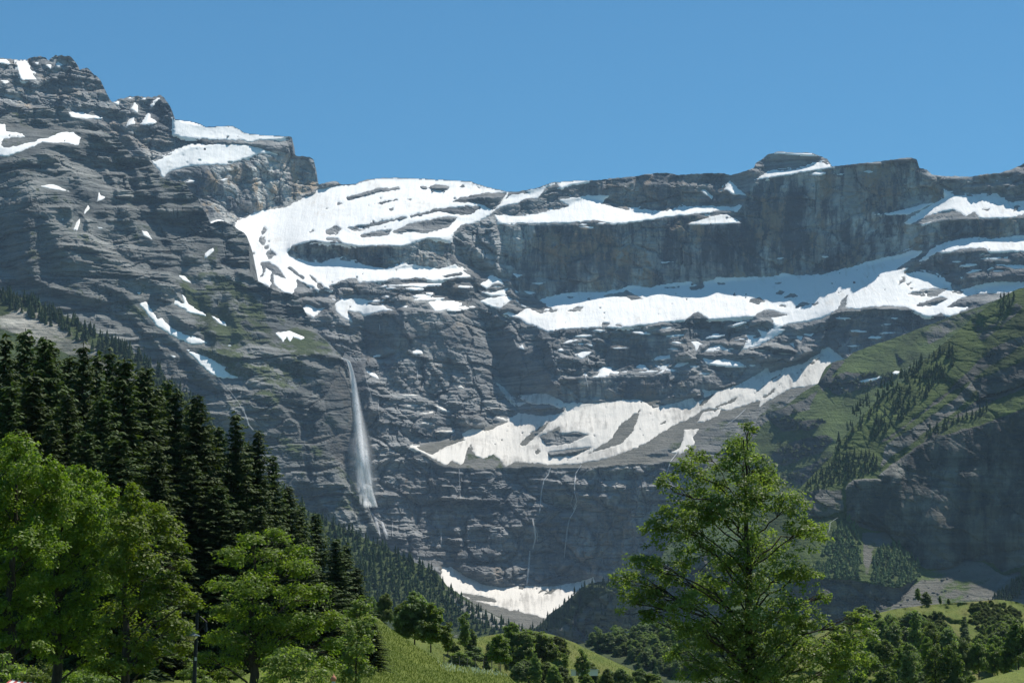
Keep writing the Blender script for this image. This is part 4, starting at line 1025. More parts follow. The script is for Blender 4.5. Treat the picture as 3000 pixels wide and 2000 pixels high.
def place_conifers(sheet, P2, hpx, label, group, n_ind, rng, stuffname='conifer_forest', stufflabel=None, wide=1.0, order=None, mat=None):
    """hpx = heights in photograph pixels at that place; the first n_ind (largest, highest up) are single trees"""
    W = sheet.at(P2[:, 0], P2[:, 1])
    h = hpx * W[:, 1] / F
    o = np.argsort(order if order is not None else -hpx)
    for i in o[:n_ind]:
        k = rng.integers(len(CON))
        ob = bpy.data.objects.new('conifer_tree', CON_ME[k]); COL.objects.link(ob)
        ob.location = (W[i, 0], W[i, 1], W[i, 2] - 0.04 * h[i]); ob.scale = (h[i] * wide * rng.uniform(.8, 1.2),) * 2 + (h[i],)
        ob.rotation_euler = (rng.uniform(-.04, .04), rng.uniform(-.04, .04), rng.random() * 6.3)
        tag(ob, None, label, 'tree', group)
    rest = o[n_ind:]
    if len(rest):
        Vs, Qs, Rs = [], [], []; n = 0
        for i in rest:
            v, q, r = CON[rng.integers(len(CON))]
            a = rng.random() * 6.3; ca, sa = math.cos(a), math.sin(a)
            vv = np.stack([(v[:, 0] * ca - v[:, 1] * sa) * h[i] * wide, (v[:, 0] * sa + v[:, 1] * ca) * h[i] * wide, v[:, 2] * h[i] - 0.04 * h[i]], -1) + W[i]
            Vs.append(vv); Qs.append(q + n); Rs.append(np.clip(r * 0.6 + rng.random() * 0.5 - 0.05, 0, 1)); n += len(vv)
        link(stuffname, mesh_np(stuffname, np.vstack(Vs), np.vstack(Qs), {'rnd': np.concatenate(Rs)}, mats=[mat or M_FARFIR]), kind='stuff', label=stufflabel)

r5 = np.random.default_rng(55)
# belt along the left hillside's crest
cx = r5.uniform(-60, 780, 420)
cy = np.interp(cx, SKY_C[:, 0], SKY_C[:, 1]) + 3 + r5.random(420) ** 1.5 * np.interp(cx, [0, 300, 450, 780], [42, 62, 80, 60])
place_conifers(C, np.stack([cx, cy], -1), r5.uniform(24, 44, 420), 'small dark conifer in the belt along the crest of the left hillside', 'conifers along the left hillside crest', 95, r5,
               stufflabel='dense belt of dark conifers on the left hillside crest', order=cy - np.interp(cx, SKY_C[:, 0], SKY_C[:, 1]))
# spur running down to the cirque floor
Q = np.vstack([poly_points('790,1430 850,1458 900,1498 1000,1548 1100,1593 1200,1643 1280,1680 1310,1720 1400,1782 1500,1832 1560,1850 1500,1880 1380,1850 1250,1830 1100,1800 850,1800 780,1600', 14, r5)])
dc = Q[:, 1] - np.interp(Q[:, 0], SKY_C[:, 0], SKY_C[:, 1])
place_conifers(C, Q, r5.uniform(24, 40, len(Q)) * np.interp(Q[:, 0], [800, 1560], [1.1, 0.75]), 'small dark conifer on the wooded spur below the great waterfall', 'conifers on the wooded spur', 90, r5,
               stufflabel='dense conifer forest covering the spur left of the valley floor', order=dc, wide=1.15)
cx = r5.uniform(1290, 1570, 60)
# right mountain
T = [poly_points(p, 11, r5) for p in ('2440,1300 2500,1200 2560,1150 2600,1120 2640,1085 2680,1080 2640,1130 2600,1180 2560,1215 2520,1265 2460,1335',
     '2640,1145 2680,1065 2730,1035 2790,1015 2810,1050 2790,1100 2740,1140 2680,1190 2640,1230 2600,1260 2570,1290 2540,1300 2560,1240 2600,1190')]
T = np.vstack(T)
T = T[fbm(T[:, 0] / 40, T[:, 1] / 30, 3, 8) + r5.normal(0, .15, len(T)) > -0.12]
place_conifers(F2, T, 12 + 24 * r5.random(len(T)) ** 1.4, 'small dark conifer on the steep green ridge on the right', 'conifers on the right ridge', 105, r5, stufflabel='scattered dark conifers on the right ridge')
T = np.vstack([poly_points(p, 12, r5) for p in ('2400,1380 2440,1345 2500,1325 2560,1335 2580,1370 2540,1395 2500,1402 2450,1420 2380,1442 2340,1452', '2700,1267 2760,1242 2820,1212 2860,1202 2900,1190 2880,1220 2780,1257 2720,1287', '2930,870 2990,860 2960,900 2930,930')])
place_conifers(F2, T, r5.uniform(16, 26, len(T)), None, None, 0, r5, stufflabel='patches of small conifers on ledges of the right mountain')
T = np.vstack([poly_points(p, 8, r5) for p in ('2370,1695 2400,1640 2430,1590 2455,1545 2480,1520 2515,1545 2525,1600 2520,1660 2515,1697 2450,1700', '2552,1650 2580,1600 2625,1590 2665,1622 2705,1668 2690,1700 2640,1726 2590,1722 2550,1702')])
T = T[fbm(T[:, 0] / 35, T[:, 1] / 25, 3, 9) + r5.normal(0, .12, len(T)) > -0.2]
place_conifers(F2, T, 10 + 16 * r5.random(len(T)), None, None, 0, r5, stuffname='forest', stufflabel='forest patch at the foot of the huge shaded cliff', wide=1.9, mat=M_FARWOOD)
T = poly_points('2890,1765 2950,1722 3000,1690 3040,1700 2960,1768', 8, r5)
place_conifers(F2, T, r5.uniform(16, 28, len(T)), None, None, 0, r5, stuffname='forest', stufflabel='strip of dark conifers beside the stony gully at the right edge', wide=1.3)
T = np.vstack([poly_points(p, 10, r5) for p in ('2255,1225 2330,1205 2420,1235 2370,1262 2290,1262', '2260,1330 2330,1290 2440,1275 2400,1330 2300,1362', '2280,1400 2440,1335 2480,1332 2380,1420', '2430,1112 2480,1088 2640,1092 2600,1120 2440,1160', '2200,1350 2300,1390 2260,1450 2200,1430')])
T = T[fbm(T[:, 0] / 35, T[:, 1] / 25, 3, 12) + r5.normal(0, .15, len(T)) > 0.0]
place_conifers(F1, T, 5 + 8 * r5.random(len(T)), None, None, 0, r5, stuffname='scrub', stufflabel='dark scrub on the rock bands of the grassy slope', wide=4.0)
Q = poly_points('1530,1868 1560,1846 1590,1822 1640,1778 1700,1722 1800,1698 1900,1668 2000,1645 2000,1660 1900,1690 1800,1715 1720,1745 1660,1800 1620,1840 1560,1880', 11, r5)
place_conifers(E, Q, r5.uniform(18, 30, len(Q)), None, None, 0, r5, stufflabel='dark conifers along the rim of the shaded valley side')
Q = poly_points('1560,1860 1700,1760 1900,1700 2000,1690 2000,1900 1560,1900', 22, r5)
place_conifers(E, Q, r5.uniform(14, 24, len(Q)), None, None, 0, r5, stufflabel='sparse conifers on the dark valley side')

# ------------------------------------------------------------------ middle-distance broadleaf trees (shared shapes, height 1)
def mid_tree_protos():
    out = {}
    spec = {
        'round': ([(0, 0, .62, .24), (.2, 0, .45, .2), (-.2, .05, .46, .2), (.08, .1, .76, .17), (-.08, -.05, .80, .15), (0, -.18, .36, .2), (.22, .1, .64, .14), (-.22, 0, .66, .13), (.05, .18, .30, .18), (.03, 0, .91, .09), (.2, -.1, .24, .15), (-.2, .1, .24, .15)], 34, .05),
        'tall': ([(0, 0, .18, .13), (.06, 0, .3, .15), (-.07, .03, .40, .15), (.06, 0, .52, .15), (-.05, .02, .63, .14), (.04, 0, .74, .13), (0, .03, .84, .10), (0, 0, .94, .06), (.12, .03, .4, .1), (-.13, 0, .26, .12), (.1, -.05, .2, .12)], 40, .042),
        'bush': ([(0, 0, .42, .3), (.25, 0, .35, .26), (-.25, .05, .36, .27), (.12, .1, .64, .22), (-.12, -.05, .66, .22), (.40, 0, .22, .2), (-.42, 0, .22, .2), (0, .1, .80, .17), (.1, -.2, .2, .25), (-.15, -.15, .18, .22)], 34, .055),
        'poplar': ([(0, 0, .2, .17), (.08, 0, .36, .2), (-.08, .03, .5, .21), (.06, 0, .66, .2), (-.04, .02, .80, .16), (.13, .05, .24, .16), (-.14, 0, .3, .16), (.02, 0, .9, .09)], 46, .038),
        'loose': ([(0, 0, .45, .14), (.16, 0, .55, .13), (-.15, .03, .62, .13), (.05, .1, .78, .13), (-.06, -.05, .90, .09), (.14, .05, .30, .14), (-.16, 0, .33, .14), (.1, 0, .70, .12), (.22, 0, .42, .1), (-.22, 0, .48, .1), (0, 0, .2, .12)], 26, .045),
    }
    for nm, (cl, dens, leaf) in spec.items():
        for mi, mat in enumerate((M_LEAF, M_LEAF2, M_LEAF3, M_LEAF4)):
            rng = np.random.default_rng(sum(map(ord, nm)) + mi)
            S = 6.0
            me = crown_mesh('mid_crown', [((c[0] * S, c[1] * S, c[2] * S), c[3] * S) for c in cl], dens, leaf * S, mat, rng, sub=0.36, flat=0.75)
            v = np.empty(len(me.vertices) * 3, np.float32); me.vertices.foreach_get('co', v); me.vertices.foreach_set('co', v / S); me.update()
            a = Acc()
            a.tube([(0, 0, -.04), (.01, 0, .3), (0, .01, .6), (.01, 0, .85)], [.016, .013, .009, .003], 6)
            for c in cl[1:7]:
                a.tube(limb_path((0, 0, c[2] * 0.55), (c[0], c[1], c[2]), .02, rng, 5), np.linspace(.009, .002, 5), 4)
            out[nm, mi] = (me, a.mesh('mid_trunk', M_BARK))
    return out
MID = mid_tree_protos()

def mid_tree(kind, mi, px, ybase, ytop, D, label, wide=1.0, group=None, name='broadleaf_tree', rot=None, cat='tree'):
    me, tm = MID[kind, mi]
    h = (ybase - ytop) * D / F
    w = P(px, ybase, D)
    o = bpy.data.objects.new(name, None); COL.objects.link(o)
    o.location = w; o.scale = (h * wide, h * wide, h); o.rotation_euler = (0, 0, RNG.random() * 6.3 if rot is None else rot)
    tag(o, None, label, cat, group)
    link('crown', me, parent=o); link('trunk', tm, parent=o)
    return o

def on(sheet, px, py):
    return float(sheet.grid_at(sheet.Dr, px, py))

# clump in the centre behind the meadow
for a in (
 ('round', 2, 1215, 1890, 1732, 'leafy tree standing tallest in the clump at the edge of the meadow', 1.0), ('round', 1, 1185, 1872, 1760, 'tree at the left front of the clump at the edge of the meadow', .95),
 ('round', 0, 1262, 1905, 1765, 'tree with a leaning trunk at the right of the meadow clump', .9), ('loose', 0, 1312, 1918, 1820, 'small loose tree just right of the meadow clump', 1.0),
 ('loose', 2, 1362, 1900, 1792, 'slender upright tree with bare lower stem right of the meadow clump', .75)):
    D_ = 185.0
    mid_tree(a[0], a[1], a[2], a[3], a[4], D_, a[5], a[6])
mid_tree('bush', 3, 1125, 1830, 1733, 260, 'olive rounded tree at the top edge of the meadow', .62)
mid_tree('bush', 2, 1090, 1810, 1745, 265, 'dark bushy tree behind the slender tree at the meadow top', .6)
mid_tree('round', 0, 1462, 1960, 1858, 215, 'bright yellow green rounded small tree in front of the knoll', .95)
for px, yb, yt, k, w, lab in ((1530, 1945, 1838, 1, .95, 'dark bush at the left end of the dark thicket on the knoll'), (1588, 1938, 1846, 1, 1.0, 'large dark bush in the middle of the thicket on the knoll'),
                           (1640, 1922, 1860, 3, 1.1, 'low dark bush at the right end of the thicket on the knoll'), (1500, 1925, 1822, 0, .85, 'pale topped tree rising behind the dark thicket on the knoll'), (1560, 1905, 1842, 3, 1.2, 'olive bush at the back of the thicket on the knoll')):
    mid_tree('bush' if w > .9 else 'round', k, px, yb, yt, on(N2, px, min(yb, 1990)) - 3, lab, w)
for px, yb, yt, kd, k, w, lab in ((1570, 2008, 1914, 'tall', 1, .9, 'narrow dark tree standing below the thicket on the knoll'), (1522, 2010, 1940, 'round', 2, 1.0, 'round grey green bush at the bottom edge left of the narrow dark tree'),
     (1622, 2010, 1945, 'bush', 1, .7, 'rounded dark bush at the bottom edge right of the narrow dark tree'), (1706, 1995, 1898, 'loose', 1, .75, 'slender tree beside the white hut'),
     (1655, 1962, 1912, 'loose', 0, 1.1, 'bright yellow green sapling left of the white hut'), (1775, 2012, 1955, 'bush', 3, .8, 'olive bush on the knoll slope right of the white hut'), (1720, 2015, 1972, 'bush', 0, .9, 'pale leafy bush at the bottom edge under the slender tree'),
     (1850, 2020, 1975, 'bush', 1, .9, 'low bush at the bottom edge near the foot of the knoll'), (1440, 2010, 1968, 'bush', 2, .9, 'low grey green bush at the foot of the meadow'), (1670, 2025, 1980, 'bush', 3, .9, 'low olive bush at the bottom edge under the white hut')):
    mid_tree(kd, k, px, yb, yt, 318 if yb < 2000 else 300, lab, w, name='shrub' if kd == 'bush' else 'broadleaf_tree')

# bushes filling the knoll and the bottom edge
r6 = np.random.default_rng(166)
q = np.vstack([poly_points(p, sp, r6) for p, sp in (('1300,1885 1470,1872 1500,1930 1490,1975 1400,1962 1320,1940', 30), ('1390,1985 1560,1975 1660,1985 1780,1975 1900,1990 1960,2020 1390,2020', 34), ('1500,1955 1640,1950 1650,1990 1500,1990', 30), ('1690,1925 1760,1955 1860,1985 1840,2000 1720,1990', 36))])
for (x, y) in q:
    kd = ['bush', 'bush', 'round', 'loose'][r6.integers(4)]
    mid_tree(kd, [2, 1, 0, 3, 2][r6.integers(5)], x, y + 8, y - r6.uniform(14, 44), min(on(N2, x, min(y, 2100)) - 4, 330), 'leafy bush among the thickets of the knoll', r6.uniform(1.0, 1.7) if kd == 'bush' else 1.0, 'bushes on the knoll', name='shrub', cat='shrub')
q = np.vstack([poly_points('2400,1975 2860,1990 2860,2025 2400,2025', 40, r6), poly_points('2420,1920 2780,1935 2850,1975 2420,1975', 42, r6)])
for (x, y) in q:
    mid_tree(['bush', 'round', 'poplar', 'loose'][r6.integers(4)], [2, 1, 2, 0, 3][r6.integers(5)], x, y + 16, y - r6.uniform(35, 75), 260 + r6.uniform(0, 80), 'leafy bush in the dense growth left of the lower right meadow', r6.uniform(.9, 1.2), 'dense growth at the lower right', name='shrub', cat='shrub')
# wood on the valley floor
r6 = np.random.default_rng(66)
q = poly_points('1690,1880 1760,1868 1900,1862 2100,1856 2350,1850 2350,1990 1980,1990 1900,1960 1800,1920', 18, r6)
for (x, y) in q[np.argsort(q[:, 1])]:
    mid_tree(['round', 'round', 'tall', 'loose'][r6.integers(4)], [2, 2, 1, 0][r6.integers(4)], x, y + 10, y - r6.uniform(28, 56), on(N5, x, y), 'small green tree in the wood on the valley floor', r6.uniform(.95, 1.3), 'trees on the valley floor')
for x, yb, yt, lab in ((1873, 1972, 1924, 'dark pointed conifer standing nearest the right foot of the knoll'), (1921, 1980, 1934, 'dark pointed conifer between the knoll and the big tree'), (1550, 1862, 1838, 'tiny conifer on the skyline of the knoll')):
    D_ = on(N5, x, yb) * .8
    w_ = P(x, yb, D_); ob = bpy.data.objects.new('conifer_tree', CON_ME[1]); COL.objects.link(ob)
    ob.location = w_; h_ = (yb - yt) * D_ / F; ob.scale = (h_ * 1.5, h_ * 1.5, h_); tag(ob, None, lab, 'tree')

# right side: trees in front of and on the right knoll
R = [('round', 2, 2500, 1955, 1850, 1.0, 'grey green tree just right of the big tree'), ('round', 1, 2560, 1965, 1852, .9, 'leafy tree second from the big tree below the right knoll'), ('round', 2, 2622, 1940, 1822, .85, 'tall pale green tree under the middle of the right knoll'),
     ('tall', 1, 2682, 1925, 1790, .9, 'tall tree reaching the top of the right knoll'), ('poplar', 1, 2730, 1940, 1820, 1.0, 'dark dense tree under the knoll beside the tall one'), ('poplar', 2, 2662, 2015, 1880, .85, 'silvery dense round headed tree at the lower right'),
     ('loose', 3, 2742, 2010, 1885, .9, 'brownish loose tree right of the silvery round headed tree'), ('loose', 3, 2792, 2005, 1880, .9, 'second brownish loose tree beside the lower right meadow'), ('poplar', 2, 2822, 1985, 1866, .75, 'silvery tree behind the brownish loose trees'),
     ('round', 1, 2868, 1985, 1872, .9, 'mid green tree at the left edge of the lower right meadow'), ('loose', 1, 2915, 1988, 1885, .9, 'thin stemmed tree on the lower right meadow'), ('round', 1, 2985, 1972, 1815, .75, 'tall dark tree at the right edge of the picture'),
     ('loose', 0, 2950, 1985, 1900, .8, 'small light green tree at the right edge of the lower meadow'), ('bush', 2, 2795, 2020, 1958, .9, 'pale flowering bush at the bottom edge beside the lower right meadow'), ('bush', 0, 2845, 2025, 1975, .9, 'bright bush at the bottom edge beside the lower right meadow'),
     ('bush', 1, 2590, 2020, 1955, .9, 'dark bush at the bottom edge left of the silvery round headed tree'), ('bush', 0, 2520, 2030, 1965, .9, 'yellow green bush at the bottom edge beside the big tree'), ('round', 2, 2440, 1960, 1870, .9, 'tree half hidden behind the right side of the big tree'),
     ('round', 0, 2920, 1930, 1860, 1.0, 'rounded tree behind the lower right meadow'), ('round', 2, 2780, 1930, 1835, 1.0, 'grey green tree behind the brownish trees'), ('round', 1, 2600, 1905, 1850, 1.0, 'small tree close under the left end of the right knoll')]
for kd, k, px, yb, yt, w, lab in R:
    D_ = 235 if yb > 1995 else (300 if yb > 1960 else 430)
    mid_tree(kd, k, px, yb, yt, D_, lab, w, name='shrub' if kd == 'bush' else 'broadleaf_tree')
q = np.vstack([poly_points('2460,1850 2560,1835 2640,1840 2700,1850 2800,1850 2900,1850 3000,1850 3000,1930 2480,1930', 34, r6), poly_points('2480,1930 3000,1930 3000,1960 2480,1990', 36, r6)])
for (x, y) in q:
    mid_tree(['round', 'tall', 'round', 'loose'][r6.integers(4)], [2, 1, 1, 0][r6.integers(4)], x, y + 12, y - r6.uniform(40, 74), on(N3, x, y) - 6, 'leafy green tree in the wood below the right knoll', r6.uniform(.9, 1.25), 'trees below the right knoll')
# heather and scrub on the right knoll
q = poly_points('2560,1828 2640,1806 2700,1800 2760,1796 2760,1840 2640,1850 2560,1850', 13, r6)
q = np.vstack([q, poly_points('2830,1772 2870,1764 2920,1760 2960,1766 2985,1790 2990,1830 2950,1850 2860,1846 2840,1810', 13, r6)])
for (x, y) in q:
    mid_tree('bush', 3 if r6.random() < .7 else 1, x, y + 8, y - r6.uniform(4, 16), on(N3, x, y) - 1, 'dark low scrub bush on the side of the right knoll', r6.uniform(1., 1.6), 'scrub on the right knoll', name='shrub', cat='shrub')
for x, yb, yt, w, lab in ((2715, 1776, 1733, 1.0, 'dark small bushy tree alone on top of the right knoll'), (2690, 1760, 1722, .8, 'thin conifer behind the top of the right knoll'), (2755, 1770, 1745, .6, 'tiny sapling on top of the right knoll'), (2780, 1772, 1752, .9, 'tiny bush on top of the right knoll')):
    mid_tree('tall', 1, x, yb, yt, 640, lab, w * 1.8)

# ------------------------------------------------------------------ tall spruces on the left
def spruce_mesh(seed, H=25.0, Rb=3.0):
    rng = np.random.default_rng(seed)
    C_, N_, A_, S_, Rn = [], [], [], [], []
    a = Acc()
    a.tube([(0, 0, -.3), (0.03, 0, H * .4), (0, .03, H * .75), (0, 0, H)], [.30, .2, .1, .02], 7)
    z = 0.05 * H
    while z < H * 0.985:
        f = 1 - z / H
        nb = 7 if f > .2 else 5
        ph = rng.random() * 6.3
        for k in range(nb):
            th = ph + k * 2 * np.pi / nb + rng.normal(0, .3); z0 = z; z = z + rng.normal(0, .38) * (0.3 + f)
            L = (Rb * f ** 0.66 + 0.10) * rng.uniform(.5, 1.28)
            m = max(3, int(L / 0.19))
            t = (np.arange(m) + rng.random(m)) / m
            up = 0.30 * (1 - f) + 0.05
            zz = z + rng.normal(0, .12) + L * (up * t - (0.55 * f + .08) * t ** 1.6)
            d = np.array([math.cos(th), math.sin(th), 0]); s = np.array([-d[1], d[0], 0])
            base = d * (L * t)[:, None]; base[:, 2] = zz
            if L > 0.7:
                a.tube(np.vstack([[0, 0, z], d * L * .5 + [0, 0, np.interp(.5, t, zz)], d * L * .95 + [0, 0, zz[-1]]]), [.035, .022, .006], 3)
            for side in (-1, 1):
                w = (0.40 + 0.30 * f) * rng.uniform(.7, 1.3, m) * (1.1 - 0.55 * t)
                out = unit(d * 0.75 + s * side * 0.8 + np.array([0, 0, -0.18]) + rng.normal(0, .16, (m, 3)))
                C_.append(base + out * w[:, None] * .5); A_.append(out); S_.append(w * 1.25)
                N_.append(unit(np.array([0, 0, 1.0]) + 0.5 * s * side + 0.35 * d + rng.normal(0, .25, (m, 3))))
                Rn.append(np.clip(rng.normal(.45, .2) + .3 * t + rng.normal(0, .12, m), 0, 1))
            hang = unit(np.array([0, 0, -1.0]) + d * .35 + rng.normal(0, .2, (m, 3)))
            w = rng.uniform(.25, .55, m) * (0.4 + .8 * f)
            C_.append(base + hang * w[:, None] * .45); A_.append(hang); S_.append(w)
            N_.append(unit(d + rng.normal(0, .5, (m, 3)) + np.array([0, 0, .3]))); Rn.append(rng.uniform(0.1, .6, m))
            z = z0
        z += rng.uniform(.30, .46) * (0.55 + .6 * f)
    C_, N_, A_, S_ = np.vstack(C_), np.vstack(N_), np.vstack(A_), np.concatenate(S_)
    V, Q = quads(C_, N_, S_, 0.46, rng, A_)
    return mesh_np('spruce_crown', V, Q, {'rnd': np.repeat(np.concatenate(Rn), 4)}, mats=[M_FIR]), a.mesh('spruce_trunk', M_BARK)
SPR = [spruce_mesh(400 + k, 25, (3.7, 3.3, 4.1)[k]) for k in range(3)]

def spruce(px, ytop, D, label, wide=1.0, group='tall spruces on the left', k=None, ybase=None):
    wide = wide * RNG.uniform(.95, 1.5)
    gx = (px - 1500) / F * D
    z0 = float(zg(gx, D)) - .2 if ybase is None else float(P(px, ybase, D)[2])
    h = float(P(px, ytop, D)[2]) - z0
    cm, tm = SPR[RNG.integers(3) if k is None else k]
    o = bpy.data.objects.new('spruce_tree', None); COL.objects.link(o)
    o.location = (float(P(px, ytop, D)[0]), D, z0)
    o.scale = (wide * (0.35 + .65 * h / 25),) * 2 + (h / 25,); o.rotation_euler = (0, 0, RNG.random() * 6.3)
    tag(o, None, label, 'tree', group)
    link('crown', cm, parent=o); link('trunk', tm, parent=o)

spruce(18, 980, 142, 'tall spruce at the left edge of the picture')
spruce(75, 962, 150, 'tallest pointed spruce near the left edge, second of the stand')
_ord = 'third fourth fifth sixth seventh eighth ninth tenth eleventh twelfth thirteenth fourteenth fifteenth sixteenth'.split()
for k, (x, y, d) in enumerate(((135, 985, 140), (148, 1000, 158), (205, 1040, 150), (245, 1004, 146), (285, 1030, 155), (322, 1022, 165), (365, 1046, 138), (405, 1085, 160), (428, 1072, 146), (460, 1125, 170), (492, 1108, 172), (518, 1135, 150), (560, 1175, 165))):
    spruce(x, y, d, 'tall dark spruce, %s from the left along the top line of the stand' % _ord[k])
spruce(612, 1240, 170, 'dark spruce just right of the shoulder spruce above the lamp')
spruce(642, 1245, 158, 'dark spruce between the shoulder spruce and the slim pointed one')
for x, y, d in ((30, 1120, 130), (100, 1090, 132), (200, 1150, 130), (300, 1160, 134), (460, 1300, 135), (560, 1330, 140), (350, 1280, 128), (250, 1260, 128), (150, 1230, 127)):
    spruce(x, y, d, 'dark spruce in the front of the dense stand, its top below the others')
spruce(580, 1152, 147, 'dark spruce on the shoulder of the stand above the lamp', 1.05)
spruce(692, 1206, 150, 'slim pointed spruce rising alone at the right of the dense stand', .95)
spruce(728, 1290, 158, 'lower spruce just right of the slim pointed spruce', .9)
spruce(758, 1256, 152, 'pointed spruce above the round tree', .9)
spruce(800, 1330, 160, 'spruce behind the top of the round tree', 1.0)
spruce(845, 1420, 162, 'sloping topped spruce at the right edge of the stand', 1.0)
spruce(880, 1480, 165, 'spruce stepping down at the right end of the stand', 1.0)
spruce(925, 1500, 172, 'spruce behind the right side of the round tree', .9)
spruce(985, 1575, 165, 'dark spruce above the slender leafy tree', .9)
spruce(1015, 1590, 175, 'spruce second from the right end of the stand', .9)
spruce(1045, 1660, 170, 'small spruce at the very right end of the stand', .9)
spruce(1096, 1822, 122, 'small dark conifer on the edge of the meadow', .75, group=None, k=1, ybase=1968)
for x, y in ((640, 1420), (700, 1500), (760, 1480), (830, 1560), (600, 1450), (900, 1640), (960, 1700)):
    spruce(x, y, 140, 'lower spruce filling the front of the stand behind the round tree', 1.1)

# ------------------------------------------------------------------ foreground broadleaf trees
fg_tree('broadleaf_tree', 79, (25, 1990), [(60, 1325, 62), (15, 1370, 90), (120, 1390, 70), (60, 1450, 105), (-40, 1450, 90), (180, 1430, 60), (150, 1510, 85), (30, 1560, 105), (-60, 1600, 90), (120, 1630, 90), (20, 1690, 95), (80, 1790, 70), (-30, 1800, 70), (70, 1870, 50), (10, 1880, 50), (110, 1900, 40)],
        64, .135, M_LEAF, 'bright green maple-like tree with a dark trunk at the left edge', seed=1, trunk_r=.2, topbias=.45)
fg_tree('broadleaf_tree', 82, (162, 1990), [(250, 1405, 48), (215, 1440, 60), (290, 1455, 55), (240, 1520, 85), (320, 1530, 58), (190, 1600, 85), (270, 1610, 90), (330, 1640, 60), (170, 1710, 85), (290, 1720, 75), (220, 1800, 75), (140, 1840, 60), (280, 1840, 55), (210, 1890, 55), (150, 1920, 45), (270, 1930, 45)],
        64, .135, M_LEAF, 'bright green leafy tree with its trunk second from the left edge', seed=2, trunk_r=.2, topbias=.45)
fg_tree('broadleaf_tree', 72, (366, 1990), [(405, 1452, 32), (385, 1500, 52), (435, 1490, 45), (470, 1555, 58), (400, 1570, 72), (345, 1600, 60), (502, 1610, 45), (430, 1655, 78), (525, 1660, 30), (345, 1690, 70), (490, 1720, 55), (545, 1760, 40), (420, 1765, 78), (575, 1775, 24), (330, 1810, 62), (480, 1830, 58), (535, 1845, 38), (390, 1880, 62), (300, 1900, 52), (450, 1910, 52), (370, 1950, 42), (515, 1905, 34), (310, 1960, 40), (430, 1965, 40)],
        60, .125, M_LEAF, 'leafy tree with spreading bright branches left of the lamp', seed=3, trunk_r=.17, topbias=.45)
fg_tree('broadleaf_tree', 85, (738, 1992), [(808, 1572, 42), (735, 1592, 46), (860, 1620, 42), (700, 1650, 58), (790, 1660, 72), (872, 1680, 54), (655, 1720, 50), (750, 1740, 82), (862, 1760, 78), (930, 1745, 45), (650, 1800, 55), (745, 1830, 85), (852, 1850, 88), (940, 1830, 55), (638, 1880, 55), (720, 1920, 80), (830, 1930, 75), (958, 1890, 42), (968, 1950, 36), (600, 1935, 40)],
        74, .12, M_LEAF, 'dome shaped tree with layered bright foliage and a shaded underside', seed=4, trunk_r=.2, sub=.42, flat=.55, topbias=.55)
fg_tree('broadleaf_tree', 112, (1045, 1995), [(1062, 1772, 28), (1042, 1800, 34), (1072, 1832, 36), (1038, 1860, 40), (1062, 1900, 40), (1028, 1930, 36), (1062, 1958, 32), (1030, 1985, 32)],
        50, .16, M_LEAF2, 'slender leafy tree at the left edge of the meadow', seed=5, trunk_r=.09)
fg_tree('shrub', 67, (850, 2000), [(850, 1922, 38), (800, 1948, 34), (902, 1935, 34), (850, 1978, 50), (925, 1978, 30), (795, 1995, 36)], 70, .105, M_LEAF2, 'pale leafed shrub in front of the dome shaped tree', 'shrub', seed=6, trunk_r=.05)
fg_tree('shrub', 58, (5, 2000), [(2, 1925, 22), (12, 1962, 28), (-20, 1960, 40), (28, 1988, 18)], 70, .10, M_LEAF2, 'small pale shrub in the lower left corner', 'shrub', seed=7, trunk_r=.04)
for k, (x, y, r, D_) in enumerate(((95, 1985, 34, 96), (200, 1990, 32, 98), (300, 1992, 30, 100), (420, 2004, 24, 90), (600, 2000, 26, 96), (250, 1975, 30, 118), (120, 1960, 36, 122), (30, 1960, 30, 120), (560, 1968, 26, 125), (670, 1975, 30, 125))):
    fg_tree('shrub', D_, (x, 2000), [(x, y, r), (x - r * .9, y + 8, r * .8), (x + r, y + 6, r * .75)], 50, .13, (M_LEAF2, M_LEAF)[k % 2], 'low leafy shrub on the shaded lawn under the left trees', 'shrub', seed=40 + k, trunk_r=.03, group='low shrubs under the left trees')
big = [(2188, 1262, 26), (2185, 1300, 44), (2150, 1345, 56), (2222, 1372, 58), (2052, 1332, 40), (2008, 1385, 48), (2110, 1420, 74), (2232, 1452, 78), (1948, 1432, 40), (2012, 1498, 70), (2305, 1500, 60), (2142, 1530, 84), (1930, 1560, 58), (2345, 1570, 60), (2232, 1592, 80), (2050, 1612, 80), (1880, 1655, 56), (2395, 1552, 30), (1832, 1698, 40), (1960, 1692, 70), (2130, 1692, 80), (2282, 1692, 76), (1848, 1768, 46), (2362, 1695, 38), (2000, 1790, 66), (2180, 1802, 82), (2300, 1802, 72), (1905, 1812, 32), (2080, 1880, 70), (2232, 1902, 84), (2385, 1832, 56), (2450, 1872, 46), (2505, 1822, 34), (2540, 1858, 28), (2350, 1930, 78), (2460, 1955, 56), (2180, 1990, 80), (2050, 1982, 60), (2548, 1940, 34), (2282, 2010, 80), (1985, 1915, 34), (2420, 1750, 26), (2090, 1745, 62), (2010, 1850, 55), (2150, 1855, 70), (2260, 1960, 70), (2110, 1940, 70), (2190, 1480, 60), (2180, 1660, 66), (2080, 1500, 50), (2200, 1740, 66), (2330, 1870, 60), (1900, 1740, 40), (2250, 1400, 40), (2420, 1920, 56), (2500, 1900, 44), (2000, 1560, 55), (1935, 1770, 44)]
fg_tree('broadleaf_tree', 62, (2205, 2000), big, 44, .095, M_LEAF2, 'large open crowned tree with small glossy leaves at the right centre', seed=8, trunk_r=.17, trunk_px=-14, sub=.24, core=.2, topbias=.3, depth=1.2, flat=.75, spread=1.06, nsub=2.8)
